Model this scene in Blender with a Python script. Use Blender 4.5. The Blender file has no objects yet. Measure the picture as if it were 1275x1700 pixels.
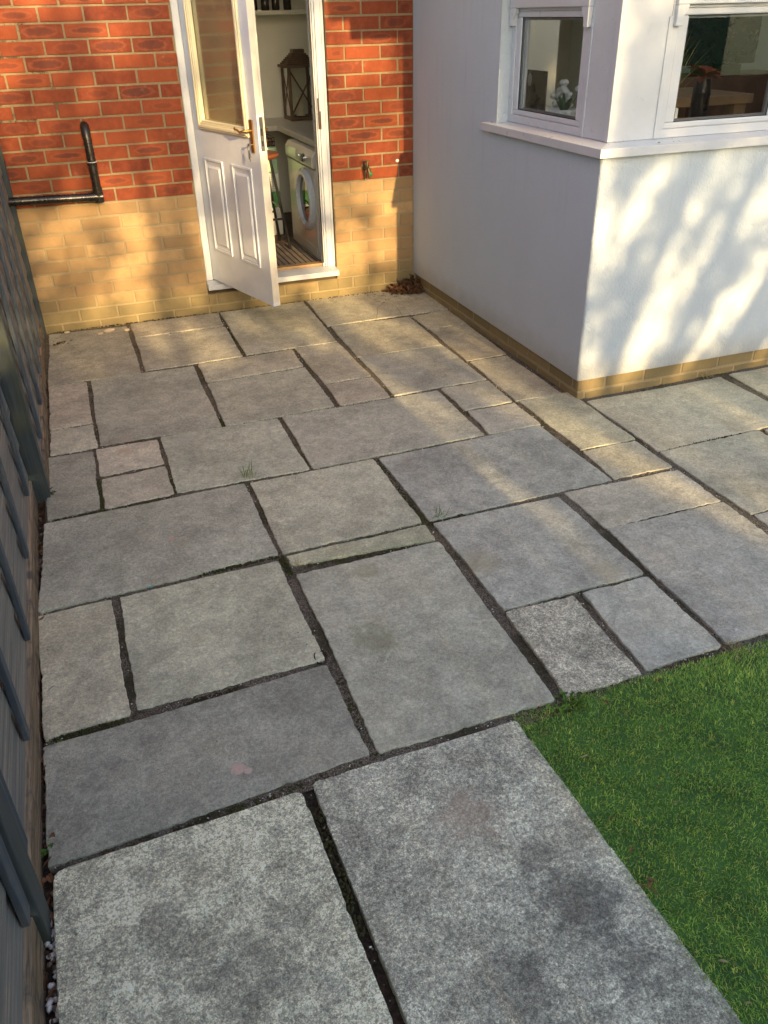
import bpy, math, random
from mathutils import Vector, Matrix
import numpy as np

S = bpy.context.scene
COL = S.collection
rnd = random.Random(7)

# ---------------------------------------------------------------- camera
CAM = Vector((-2.1231, -5.2566, 1.6413))
YAW, PIT, ROL = 0.34132, 0.55019, -0.023144
fw = Vector((math.sin(YAW) * math.cos(PIT), math.cos(YAW) * math.cos(PIT), -math.sin(PIT)))
rt = Vector((math.cos(YAW), -math.sin(YAW), 0))
up = rt.cross(fw)
r2 = rt * math.cos(ROL) + up * math.sin(ROL)
u2 = -rt * math.sin(ROL) + up * math.cos(ROL)
cam = bpy.data.cameras.new('camera')
cam.sensor_fit = 'VERTICAL'; cam.sensor_height = 36.0; cam.sensor_width = 27.0
cam.lens = 1356.37 * 36 / 1700
cam.clip_start = 0.02; cam.clip_end = 2000
co = bpy.data.objects.new('camera', cam); COL.objects.link(co)
co.matrix_world = Matrix(((r2.x, u2.x, -fw.x, CAM.x), (r2.y, u2.y, -fw.y, CAM.y), (r2.z, u2.z, -fw.z, CAM.z), (0, 0, 0, 1)))
S.camera = co

# ---------------------------------------------------------------- light
ELEV = math.radians(14.8)
w = bpy.data.worlds.new('World'); S.world = w; w.use_nodes = True
nt = w.node_tree; nt.nodes.clear()
sky = nt.nodes.new('ShaderNodeTexSky'); sky.sky_type = 'NISHITA'; sky.sun_disc = False
sky.sun_elevation = ELEV; sky.sun_rotation = math.radians(177); sky.air_density = 1.0; sky.dust_density = 2.5; sky.ozone_density = 1.0
bg = nt.nodes.new('ShaderNodeBackground'); bg.inputs[1].default_value = 0.15
wo = nt.nodes.new('ShaderNodeOutputWorld')
nt.links.new(sky.outputs[0], bg.inputs[0]); nt.links.new(bg.outputs[0], wo.inputs[0])
sl = bpy.data.lights.new('sun', 'SUN'); sl.energy = 3.1; sl.angle = math.radians(0.55); sl.color = (1.0, 0.71, 0.35)
so = bpy.data.objects.new('sun', sl); COL.objects.link(so)
so.rotation_euler = (math.radians(90 - 14.8), 0, math.radians(3.3)); so.location = (0, -20, 12)
S.view_settings.view_transform = 'Standard'; S.view_settings.look = 'None'
S.view_settings.exposure = 1.6; S.view_settings.gamma = 1.0

# ---------------------------------------------------------------- helpers
WORG = {}

def lin(r, g, b):
    f = lambda c: (c / 255 / 12.92) if c / 255 <= 0.04045 else ((c / 255 + 0.055) / 1.055) ** 2.4
    return (f(r), f(g), f(b), 1.0)


class NT:
    def __init__(s, name):
        s.m = bpy.data.materials.new(name); s.m.use_nodes = True
        s.t = s.m.node_tree; s.t.nodes.clear()
        s.out = s.t.nodes.new('ShaderNodeOutputMaterial')
        s.b = s.t.nodes.new('ShaderNodeBsdfPrincipled')
        s.t.links.new(s.b.outputs[0], s.out.inputs[0])
        s._pos = None

    def n(s, kind, **kw):
        x = s.t.nodes.new(kind)
        for k, v in kw.items(): setattr(x, k, v)
        return x

    def link(s, a, b):
        if isinstance(a, (int, float, tuple, list)):
            if isinstance(a, (tuple, list)) and len(b.default_value) == 4 and len(a) == 3: a = tuple(a) + (1,)
            b.default_value = a
        else: s.t.links.new(a, b)

    def pos(s):
        if s._pos is None: s._pos = s.n('ShaderNodeNewGeometry').outputs['Position']
        return s._pos

    def offpos(s):      # position shifted by a per-object random amount, so copies do not repeat
        r = s.n('ShaderNodeObjectInfo').outputs['Random']
        v = s.vm('SCALE', (37.0, 91.0, 53.0), scale=r)
        return s.vm('ADD', s.pos(), v)

    def vm(s, op, a, b=None, scale=None):
        x = s.n('ShaderNodeVectorMath', operation=op); s.link(a, x.inputs[0])
        if b is not None: s.link(b, x.inputs[1])
        if scale is not None: s.link(scale, x.inputs['Scale'])
        return x.outputs['Value'] if op in ('LENGTH', 'DISTANCE', 'DOT_PRODUCT') else x.outputs[0]

    def noise(s, scale, detail=4, rough=0.55, dist=0.0, vec=None, col=False):
        x = s.n('ShaderNodeTexNoise'); x.inputs['Scale'].default_value = scale
        x.inputs['Detail'].default_value = detail; x.inputs['Roughness'].default_value = rough
        x.inputs['Distortion'].default_value = dist
        s.t.links.new(vec if vec is not None else s.pos(), x.inputs['Vector'])
        return x.outputs['Color' if col else 'Fac']

    def voro(s, scale, feature='F1', vec=None, out='Distance'):
        x = s.n('ShaderNodeTexVoronoi', feature=feature); x.inputs['Scale'].default_value = scale
        s.t.links.new(vec if vec is not None else s.pos(), x.inputs['Vector'])
        return x.outputs[out]

    def ramp(s, fac, a, b, lo=0.0, hi=1.0):     # smooth map range
        x = s.n('ShaderNodeMapRange'); x.interpolation_type = 'SMOOTHSTEP'
        s.link(fac, x.inputs[0]); x.inputs[1].default_value = a; x.inputs[2].default_value = b
        x.inputs[3].default_value = lo; x.inputs[4].default_value = hi
        return x.outputs[0]

    def mix(s, fac, a, b, mode='MIX'):
        x = s.n('ShaderNodeMix', data_type='RGBA', blend_type=mode)
        s.link(fac, x.inputs[0]); s.link(a, x.inputs[6]); s.link(b, x.inputs[7])
        return x.outputs[2]

    def math(s, op, a, b=0.0):
        x = s.n('ShaderNodeMath', operation=op); s.link(a, x.inputs[0]); s.link(b, x.inputs[1])
        return x.outputs[0]

    def mul(s, col, k):      # colour times scalar socket
        return s.vm('SCALE', col, scale=k)

    def attr(s, name, out='Vector'):
        x = s.n('ShaderNodeAttribute'); x.attribute_name = name
        return x.outputs[out]

    def sep(s, v):
        x = s.n('ShaderNodeSeparateXYZ'); s.link(v, x.inputs[0]); return x.outputs

    def base(s, c): s.link(c, s.b.inputs['Base Color'])
    def rough(s, r): s.link(r, s.b.inputs['Roughness'])

    def bump(s, h, dist=0.002, strength=1.0):
        x = s.n('ShaderNodeBump'); x.inputs['Distance'].default_value = dist; x.inputs['Strength'].default_value = strength
        s.link(h, x.inputs['Height']); s.t.links.new(x.outputs[0], s.b.inputs['Normal'])


def plain(name, c, rough=0.5, metal=0.0, spec=0.5, var=0.0, bumpd=0.0, bscale=200):
    t = NT(name)
    if var:
        t.base(t.mul(c[:3], t.ramp(t.noise(9, 5, 0.6), 0.3, 0.7, 1 - var, 1 + var)))
    else: t.base(c)
    t.rough(t.ramp(t.noise(30, 3), 0.3, 0.7, rough * 0.85, min(1, rough * 1.15)))
    t.b.inputs['Metallic'].default_value = metal
    t.b.inputs['Specular IOR Level'].default_value = spec
    if bumpd: t.bump(t.noise(bscale, 3, 0.6), bumpd)
    return t.m


class MB:
    def __init__(s, xf=None):
        s.v = []; s.f = []; s.mi = []; s.at = {}; s.xf = xf; s.cur = 0

    def add(s, vs, fs, mi=None):
        o = len(s.v)
        for p in vs:
            p = Vector(p)
            s.v.append(s.xf(p) if s.xf else p)
        for f in fs:
            s.f.append(tuple(i + o for i in f)); s.mi.append(s.cur if mi is None else mi)
        return o

    def box(s, x0, x1, y0, y1, z0, z1, mi=None):
        x0, x1 = min(x0, x1), max(x0, x1); y0, y1 = min(y0, y1), max(y0, y1); z0, z1 = min(z0, z1), max(z0, z1)
        s.add([(x0, y0, z0), (x1, y0, z0), (x1, y1, z0), (x0, y1, z0), (x0, y0, z1), (x1, y0, z1), (x1, y1, z1), (x0, y1, z1)],
              [(0, 3, 2, 1), (4, 5, 6, 7), (0, 1, 5, 4), (1, 2, 6, 5), (2, 3, 7, 6), (3, 0, 4, 7)], mi)
        return s

    def prism(s, poly, axis, a, b, mi=None):   # poly in the two other axes
        n = len(poly)
        def P(q, t):
            if axis == 'x': return (t, q[0], q[1])
            if axis == 'y': return (q[0], t, q[1])
            return (q[0], q[1], t)
        vs = [P(q, a) for q in poly] + [P(q, b) for q in poly]
        fs = [tuple(range(n))[::-1], tuple(range(n, 2 * n))] + [(i, (i + 1) % n, n + (i + 1) % n, n + i) for i in range(n)]
        s.add(vs, fs, mi); return s

    def tube(s, pts, r, n=10, cap=True, mi=None):
        pts = [Vector(p) for p in pts]
        rs = r if isinstance(r, (list, tuple)) else [r] * len(pts)
        vs = []; fs = []
        a = None
        for i, p in enumerate(pts):
            d = (pts[min(i + 1, len(pts) - 1)] - pts[max(i - 1, 0)]).normalized()
            if a is None:
                a = d.cross(Vector((0.3, 0.2, 1)) if abs(d.z) < 0.9 else Vector((1, 0, 0))).normalized()
            a = (a - d * a.dot(d)).normalized(); b = d.cross(a)
            for k in range(n):
                t = 2 * math.pi * k / n
                vs.append(p + (a * math.cos(t) + b * math.sin(t)) * rs[i])
        for i in range(len(pts) - 1):
            for k in range(n):
                fs.append((i * n + k, i * n + (k + 1) % n, (i + 1) * n + (k + 1) % n, (i + 1) * n + k))
        if cap:
            fs.append(tuple(range(n))[::-1]); fs.append(tuple((len(pts) - 1) * n + k for k in range(n)))
        s.add(vs, fs, mi); return s

    def lathe(s, prof, c, ax='z', n=24, mi=None):
        vs = []; fs = []
        for (r, h) in prof:
            for k in range(n):
                t = 2 * math.pi * k / n; x, y = r * math.cos(t), r * math.sin(t)
                q = {'z': (x, y, h), 'x': (h, x, y), 'y': (y, h, x)}[ax]
                vs.append((c[0] + q[0], c[1] + q[1], c[2] + q[2]))
        for i in range(len(prof) - 1):
            for k in range(n):
                fs.append((i * n + k, i * n + (k + 1) % n, (i + 1) * n + (k + 1) % n, (i + 1) * n + k))
        fs.append(tuple(range(n))[::-1]); fs.append(tuple((len(prof) - 1) * n + k for k in range(n)))
        s.add(vs, fs, mi); return s

    def frame(s, ax, a0, a1, z0, z1, w, d0, d1, mi=None):
        """rectangular ring in the plane across `ax`, of member width w (or 4-tuple l,r,b,t), from depth d0 to d1"""
        l, r, b, t = w if isinstance(w, tuple) else (w,) * 4
        def B(p0, p1, q0, q1):
            if ax == 'x': s.box(d0, d1, p0, p1, q0, q1, mi)
            else: s.box(p0, p1, d0, d1, q0, q1, mi)
        B(a0, a0 + l, z0 + b, z1 - t); B(a1 - r, a1, z0 + b, z1 - t); B(a0, a1, z0, z0 + b); B(a0, a1, z1 - t, z1)
        return s

    def build(s, name, mats, parent=None, bevel=0, seg=2, smooth=False, org=None, sub=0):
        if not isinstance(mats, (list, tuple)): mats = [mats]
        V = np.array([tuple(p) for p in s.v])
        if org is None:
            mn, mx = V.min(0), V.max(0); org = ((mn[0] + mx[0]) / 2, (mn[1] + mx[1]) / 2, mn[2])
        org = Vector(org)
        me = bpy.data.meshes.new(name)
        me.from_pydata([tuple(p - org) for p in s.v], [], s.f)
        for m in mats: me.materials.append(m)
        if len(mats) > 1: me.polygons.foreach_set('material_index', s.mi)
        for k, arr in s.at.items():
            a = me.attributes.new(k, 'FLOAT_VECTOR', 'POINT'); a.data.foreach_set('vector', np.array(arr, dtype=np.float32).ravel())
        if smooth:
            me.polygons.foreach_set('use_smooth', [True] * len(me.polygons))
        me.update()
        o = bpy.data.objects.new(name, me); COL.objects.link(o)
        WORG[o] = org
        if parent is not None:
            o.parent = parent; o.location = org - WORG[parent]
        else: o.location = org
        if bevel:
            b = o.modifiers.new('bevel', 'BEVEL'); b.width = bevel; b.segments = seg; b.limit_method = 'ANGLE'; b.angle_limit = math.radians(40)
            b.harden_normals = False
        if sub:
            b = o.modifiers.new('sub', 'SUBSURF'); b.levels = sub; b.render_levels = sub
        return o


def tag(o, label=None, cat=None, group=None, kind=None):
    if label: o['label'] = label
    if cat: o['category'] = cat
    if group: o['group'] = group
    if kind: o['kind'] = kind
    return o


def empty(name, loc):
    o = bpy.data.objects.new(name, None); COL.objects.link(o); o.location = loc; WORG[o] = Vector(loc); o.empty_display_size = 0.1
    return o


def smooth_angle(o, ang=40):
    o.data.polygons.foreach_set('use_smooth', [True] * len(o.data.polygons))
    o.data.set_sharp_from_angle(angle=math.radians(ang))

# ---------------------------------------------------------------- materials
def mat_red_brick():
    t = NT('red_brick'); u = t.attr('bc'); r = t.attr('rn'); ux, uy, uz = t.sep(u); rx, ry, rz = t.sep(r)
    n1 = t.noise(26, 5, 0.6); n2 = t.noise(160, 4, 0.65)
    c = t.mix(rx, lin(146, 74, 44), lin(112, 53, 36))
    c = t.mix(t.ramp(n1, 0.35, 0.75, 0, 0.45), c, lin(158, 84, 52))
    # soft dark kiss mark on the face of many bricks, with a faint paler rim
    wob = t.math('MULTIPLY', t.math('SUBTRACT', t.noise(20, 7, 0.75, 0.5), 0.5), 2.6)
    ex = t.math('DIVIDE', t.math('ADD', ux, t.math('MULTIPLY', t.math('SUBTRACT', rx, 0.5), 0.25)), t.math('ADD', 0.50, t.math('MULTIPLY', rz, 0.30))); ey = t.math('DIVIDE', uy, t.math('ADD', 0.42, t.math('MULTIPLY', rx, 0.30)))
    e = t.math('ADD', t.math('ADD', t.math('POWER', t.math('ABSOLUTE', ex), 2.2), t.math('POWER', t.math('ABSOLUTE', ey), 2.0)), wob)
    has = t.math('MULTIPLY', t.ramp(ry, 0.40, 0.62), t.ramp(rz, 0, 1, 0.45, 1.0))
    inside = t.math('MULTIPLY', t.ramp(e, 0.25, 1.0, 1, 0), has)
    rim = t.math('MULTIPLY', t.math('MULTIPLY', t.ramp(e, 0.7, 1.05), t.ramp(e, 1.1, 1.6, 1, 0)), has)
    c = t.mix(t.math('MULTIPLY', rim, 0.16), c, lin(176, 122, 84))
    c = t.mix(t.math('MULTIPLY', inside, 0.68), c, lin(88, 56, 48))
    c = t.mix(t.ramp(t.noise(3.2, 5, 0.6), 0.5, 0.7, 0, 0.3), c, lin(96, 52, 38))
    c = t.mix(t.ramp(n2, 0.62, 0.74, 0, 0.4), c, lin(92, 40, 30))
    c = t.mix(t.ramp(t.noise(7, 6, 0.7), 0.60, 0.8, 0, 0.35), c, lin(205, 170, 140))
    t.base(c); t.rough(0.85); t.b.inputs['Specular IOR Level'].default_value = 0.25
    t.bump(t.math('ADD', n2, t.math('MULTIPLY', n1, 1.5)), 0.003)
    return t.m

def mat_buff_brick():
    t = NT('buff_brick'); rx, ry, rz = t.sep(t.attr('rn'))
    n1 = t.noise(22, 5, 0.6); n2 = t.noise(190, 4, 0.6)
    c = t.mix(rx, lin(184, 152, 108), lin(152, 124, 88))
    c = t.mix(t.ramp(n1, 0.4, 0.7, 0, 0.5), c, lin(150, 124, 90))
    c = t.mix(t.ramp(t.voro(75), 0.05, 0.16, 0.45, 0), c, lin(96, 70, 48))
    z = t.sep(t.pos())[2]
    alg = t.math('MULTIPLY', t.ramp(t.math('ADD', z, t.math('MULTIPLY', t.noise(6, 5, 0.6), -0.35)), -0.10, 0.08, 1, 0), 0.6)
    c = t.mix(alg, c, lin(112, 110, 78))
    t.base(c); t.rough(0.9); t.b.inputs['Specular IOR Level'].default_value = 0.2
    t.bump(t.math('ADD', n2, n1), 0.002)
    return t.m

def mat_mortar():
    t = NT('mortar'); z = t.sep(t.pos())[2]
    n1 = t.noise(60, 5, 0.7); n2 = t.noise(5, 5, 0.6)
    c = t.mix(t.ramp(z, 0.715, 0.728), lin(158, 140, 104), lin(134, 118, 86))
    c = t.mix(t.ramp(n1, 0.35, 0.7, 0, 0.5), c, lin(150, 138, 112))
    x = t.sep(t.pos())[0]
    black = t.math('MULTIPLY', t.ramp(t.noise(9, 6, 0.75), 0.50, 0.62), t.math('MULTIPLY', t.ramp(z, 0.95, 1.2), t.ramp(x, -1.95, -2.15)))
    c = t.mix(t.math('MULTIPLY', black, 0.8), c, lin(46, 42, 34))
    t.base(c); t.rough(0.95); t.bump(n1, 0.004); return t.m

def mat_render():
    t = NT('white_render'); n = t.noise(150, 3, 0.55); n2 = t.noise(60, 4, 0.6)
    c = t.mix(t.ramp(t.noise(1.6, 4, 0.6), 0.35, 0.7, 0, 0.35), lin(192, 202, 209), lin(182, 190, 197))
    z = t.sep(t.pos())[2]
    c = t.mix(t.math('MULTIPLY', t.ramp(t.math('ADD', z, t.math('MULTIPLY', t.noise(12, 4), -0.1)), 0.03, 0.2, 1, 0), 0.55), c, lin(160, 154, 138))
    drip = t.n('ShaderNodeMapping'); t.t.links.new(t.pos(), drip.inputs[0]); drip.inputs['Scale'].default_value = (26, 26, 1.6)
    dn_ = t.noise(1.0, 5, 0.6, vec=drip.outputs[0]); c = t.mix(t.math('MULTIPLY', t.ramp(dn_, 0.52, 0.70), t.math('MULTIPLY', t.ramp(z, 0.6, 1.05), 0.10)), c, lin(138, 138, 130))
    t.base(c); t.rough(0.9); t.b.inputs['Specular IOR Level'].default_value = 0.2
    t.bump(t.math('ADD', t.math('MULTIPLY', n, 1.0), n2), 0.0048); return t.m

STAINS = [  # x, y, radius, colour, strength: real marks on the stones
    (-2.018, -2.620, 0.016, (196, 162, 146), 0.8), (-2.112, -1.813, 0.045, (196, 174, 150), 0.8),
    (-2.006, -3.768, 0.024, (205, 178, 164), 0.9), (-1.984, -3.785, 0.014, (205, 182, 170), 0.9),
    (-1.838, -1.80, 0.075, (160, 158, 150), 0.4), (-2.10, -1.70, 0.05, (178, 160, 140), 0.5),
    (-1.521, -4.103, 0.09, (176, 158, 138), 0.55), (-1.391, -4.402, 0.12, (70, 70, 69), 0.55), (-1.43, -4.27, 0.07, (74, 74, 73), 0.5), (-1.36, -4.55, 0.07, (78, 78, 76), 0.45), (-1.60, -4.50, 0.10, (84, 84, 80), 0.4), (-2.10, -4.30, 0.14, (84, 84, 80), 0.4), (-2.25, -4.12, 0.08, (90, 88, 82), 0.4),
    (-1.040, -3.178, 0.09, (160, 154, 122), 0.55), (-1.506, -3.423, 0.10, (128, 132, 100), 0.5), (-1.42, -3.08, 0.06, (156, 152, 122), 0.5),
    (-1.30, -1.95, 0.035, (160, 158, 148), 0.5), (-1.19, -3.43, 0.012, (200, 200, 196), 0.8), (-0.66, -3.38, 0.08, (168, 160, 128), 0.4),
    (-1.08, -3.62, 0.03, (150, 146, 120), 0.45),
]

def mat_slab(name, rough_stone=False):
    t = NT(name); p = t.offpos()
    oc = t.n('ShaderNodeObjectInfo').outputs['Color']
    big = t.noise(3.2, 5, 0.6, 0.4, vec=p); mid = t.noise(15, 7, 0.68, 0.5, vec=p); fine = t.noise(110, 5, 0.7, vec=p); spk = t.noise(380, 3, 0.6, vec=p)
    vein = t.noise(20, 5, 0.62, 2.4, vec=p)
    vein = t.ramp(t.math('ABSOLUTE', t.math('SUBTRACT', vein, 0.5)), 0.0, 0.022, 1, 0)
    vein = t.math('MULTIPLY', vein, t.ramp(t.noise(7, 4, 0.6, vec=p), 0.42, 0.62))
    c = t.vm('MULTIPLY', oc, (2.18, 2.16, 1.80))
    c = t.mul(c, t.ramp(big, 0.3, 0.7, 0.80, 1.18))
    c = t.mul(c, t.ramp(mid, 0.34, 0.66, 0.72 if rough_stone else 0.84, 1.28 if rough_stone else 1.16))
    c = t.mul(c, t.ramp(fine, 0.36, 0.64, 0.68 if rough_stone else 0.84, 1.40 if rough_stone else 1.17))
    if rough_stone:
        xf = t.noise(300, 4, 0.7, vec=p); c = t.mul(c, t.ramp(xf, 0.38, 0.62, 0.78, 1.26))
        blot = t.math('MULTIPLY', t.ramp(t.noise(6, 8, 0.72, 0.4, vec=p), 0.53, 0.68), t.ramp(t.noise(70, 4, 0.7, vec=p), 0.35, 0.6, 0.35, 1)); c = t.mix(t.math('MULTIPLY', blot, 0.55), c, lin(82, 82, 78))
        pale = t.ramp(t.noise(4.3, 7, 0.7, 0.6, vec=p), 0.55, 0.7, 0, 0.35); c = t.mix(pale, c, lin(184, 186, 178))
    med = t.noise(48, 6, 0.75, 0.3, vec=p); c = t.mul(c, t.ramp(med, 0.36, 0.64, 0.84 if rough_stone else 0.92, 1.18 if rough_stone else 1.08))
    c = t.mix(t.math('MULTIPLY', t.ramp(big, 0.52, 0.7), 0.22), c, lin(150, 140, 112))
    c = t.mix(t.math('MULTIPLY', vein, 0.10 if rough_stone else 0.42), c, lin(172, 170, 156))
    c = t.mix(t.ramp(spk, 0.60, 0.70, 0, 0.6 if rough_stone else 0.25), c, lin(190, 190, 182))
    c = t.mix(t.ramp(spk, 0.38, 0.30, 0, 0.6 if rough_stone else 0.25), c, lin(50, 50, 46))
    # dark lichen freckles
    fr = t.math('MULTIPLY', t.ramp(t.noise(55, 5, 0.75, vec=p), 0.55, 0.68), t.ramp(t.noise(5, 4, 0.6, vec=p), 0.45, 0.62))
    c = t.mix(t.math('MULTIPLY', fr, 0.5 if rough_stone else 0.22), c, lin(64, 64, 60))
    cr = t.voro(330, vec=p, out='Color'); cr2 = t.voro(620, vec=p, out='Color')
    c = t.mul(c, t.ramp(t.sep(cr)[0], 0, 1, 0.80 if rough_stone else 0.90, 1.22 if rough_stone else 1.11))
    c = t.mul(c, t.ramp(t.sep(cr2)[1], 0, 1, 0.76 if rough_stone else 0.87, 1.26 if rough_stone else 1.14))
    brk = t.noise(26, 8, 0.78)
    px, py, pz = t.sep(t.pos())
    for (sx, sy, sr, sc, ss) in STAINS:
        cmb = t.n('ShaderNodeCombineXYZ'); cmb.inputs[0].default_value = sx; cmb.inputs[1].default_value = sy; t.link(pz, cmb.inputs[2])
        d = t.vm('DISTANCE', t.pos(), cmb.outputs[0])
        if sr > 0.03:
            v = t.math('ADD', t.math('SUBTRACT', 1.0, t.math('DIVIDE', d, sr * 1.25)), t.math('MULTIPLY', t.math('SUBTRACT', brk, 0.5), 2.4))
            m_ = t.ramp(v, 0.15, 0.75, 0, ss)
            m_ = t.math('MULTIPLY', m_, t.ramp(d, sr * 1.0, sr * 2.2, 1, 0))
        else:
            d = t.math('ADD', d, t.math('MULTIPLY', t.math('SUBTRACT', t.noise(1.6 / sr, 6, 0.75), 0.5), sr * 1.4)); m_ = t.ramp(d, sr * 0.5, sr * 1.0, ss, 0)
        c = t.mix(m_, c, lin(*sc))
    t.base(c)
    t.rough(t.ramp(mid, 0.3, 0.7, 0.62, 0.82)); t.b.inputs['Specular IOR Level'].default_value = 0.35
    h = t.math('ADD', t.math('MULTIPLY', mid, 2.2), t.math('ADD', t.math('MULTIPLY', fine, 1.6 if rough_stone else 0.6), t.math('MULTIPLY', big, 2.0)))
    h = t.math('ADD', h, t.math('MULTIPLY', vein, 0.10))
    t.bump(h, 0.0040 if rough_stone else 0.0030)
    return t.m

def mat_bedding():
    t = NT('joint_sand'); n = t.noise(260, 4, 0.7); v = t.voro(230); g = t.noise(2.6, 4, 0.65); g2 = t.noise(30, 5, 0.6)
    c = t.mix(t.ramp(n, 0.3, 0.7), lin(62, 57, 48), lin(120, 112, 98))
    g3 = t.voro(420, out='Color'); c = t.mul(c, t.ramp(t.sep(g3)[0], 0, 1, 0.45, 1.7)); c = t.mix(t.ramp(t.sep(g3)[1], 0.86, 0.9, 0, 0.7), c, lin(170, 164, 150))
    c = t.mix(t.math('MULTIPLY', t.ramp(t.math('ADD', g, t.math('MULTIPLY', g2, 0.3)), 0.60, 0.76), 0.8), c, lin(46, 46, 20))
    y = t.sep(t.pos())[1]
    c = t.mix(t.ramp(y, -0.6, -3.6, 0.35, 0.0), c, lin(110, 94, 62))
    t.base(c); t.rough(0.95); t.bump(t.math('ADD', n, v), 0.004); return t.m

def mat_soil():
    t = NT('soil'); n = t.noise(90, 5, 0.7); c = t.mix(t.ramp(n, 0.3, 0.7), lin(30, 24, 18), lin(82, 68, 54))
    t.base(c); t.rough(0.95); t.bump(n, 0.01); return t.m

def mat_fence(name, a, b, wear, ver):
    t = NT(name)
    mp = t.n('ShaderNodeMapping'); t.t.links.new(t.pos(), mp.inputs[0])
    mp.inputs['Scale'].default_value = (30, 1.2, 60) if ver == 'h' else (30, 40, 1.5)
    g = t.noise(1.6, 6, 0.7, 0.6, vec=mp.outputs[0]); n = t.noise(14, 5, 0.65)
    c = t.mix(t.ramp(g, 0.3, 0.7), a, b)
    c = t.mix(t.math('MULTIPLY', t.ramp(g, 0.48, 0.68), t.ramp(n, 0.45, 0.62, 0, 1)), c, wear)
    t.base(c); t.rough(0.62); t.bump(t.math('ADD', g, t.math('MULTIPLY', n, 0.3)), 0.003); return t.m

def mat_weathered():
    t = NT('weathered_wood')
    mp = t.n('ShaderNodeMapping'); t.t.links.new(t.pos(), mp.inputs[0]); mp.inputs['Scale'].default_value = (70, 2.2, 70)
    g = t.noise(1.5, 7, 0.72, 0.5, vec=mp.outputs[0]); n = t.noise(11, 5, 0.6)
    c = t.mix(t.ramp(g, 0.3, 0.68), lin(66, 54, 42), lin(150, 130, 102))
    c = t.mix(t.ramp(n, 0.5, 0.66, 0, 0.75), c, lin(50, 50, 48))
    t.base(c); t.rough(0.85); t.bump(g, 0.005); return t.m

def mat_post():
    t = NT('painted_post'); n = t.noise(12, 6, 0.7)
    mp = t.n('ShaderNodeMapping'); t.t.links.new(t.pos(), mp.inputs[0]); mp.inputs['Scale'].default_value = (60, 60, 2)
    g = t.noise(1.5, 5, 0.6, 0.4, vec=mp.outputs[0])
    c = t.mix(t.ramp(g, 0.3, 0.7), lin(44, 52, 56), lin(64, 72, 74))
    c = t.mix(t.ramp(n, 0.42, 0.66, 0, 0.7), c, lin(60, 66, 50))
    t.base(c); t.rough(0.65); t.bump(g, 0.002); return t.m

def mat_moss():
    t = NT('moss'); n = t.noise(420, 4, 0.7); g = t.noise(10, 3)
    c = t.mix(t.ramp(n, 0.3, 0.7), lin(26, 28, 10), lin(84, 88, 30)); c = t.mix(t.ramp(g, 0.40, 0.62, 0, 0.75), c, lin(56, 47, 26))
    t.base(c); t.rough(0.95); t.bump(n, 0.004); return t.m

def mat_glass(name, tint=(0.93, 0.95, 0.93), rough=0.0, refl=1.0):
    t = NT(name); t.t.nodes.remove(t.b)
    tr = t.n('ShaderNodeBsdfTransparent'); tr.inputs[0].default_value = tint + (1,)
    gl = t.n('ShaderNodeBsdfGlossy'); gl.inputs['Roughness'].default_value = rough
    g = t.n('ShaderNodeNewGeometry')
    cs = t.math('ABSOLUTE', t.vm('DOT_PRODUCT', g.outputs['Normal'], g.outputs['Incoming']))
    k = t.math('MULTIPLY_ADD' if False else 'ADD', t.math('MULTIPLY', t.math('POWER', t.math('SUBTRACT', 1.0, cs), 5.0), 0.95), 0.043)
    k = t.math('MINIMUM', t.math('MULTIPLY', k, 2.1 * refl), 1.0)
    mx = t.n('ShaderNodeMixShader'); t.link(k, mx.inputs[0]); t.t.links.new(tr.outputs[0], mx.inputs[1]); t.t.links.new(gl.outputs[0], mx.inputs[2])
    t.t.links.new(mx.outputs[0], t.out.inputs[0]); return t.m

def mat_leafy(name, a, b, transl=0.25, rough=0.6):
    t = NT(name); n = t.noise(40, 3); r = t.attr('rn'); rx = t.sep(r)[0]
    c = t.mix(rx, a, b); c = t.mul(c, t.ramp(n, 0.3, 0.7, 0.8, 1.2))
    t.base(c); t.rough(rough); t.b.inputs['Specular IOR Level'].default_value = 0.3
    tl = t.n('ShaderNodeBsdfTranslucent'); t.link(c, tl.inputs[0])
    mx = t.n('ShaderNodeMixShader'); mx.inputs[0].default_value = transl
    t.t.links.new(t.b.outputs[0], mx.inputs[1]); t.t.links.new(tl.outputs[0], mx.inputs[2]); t.t.links.new(mx.outputs[0], t.out.inputs[0])
    return t.m

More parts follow.
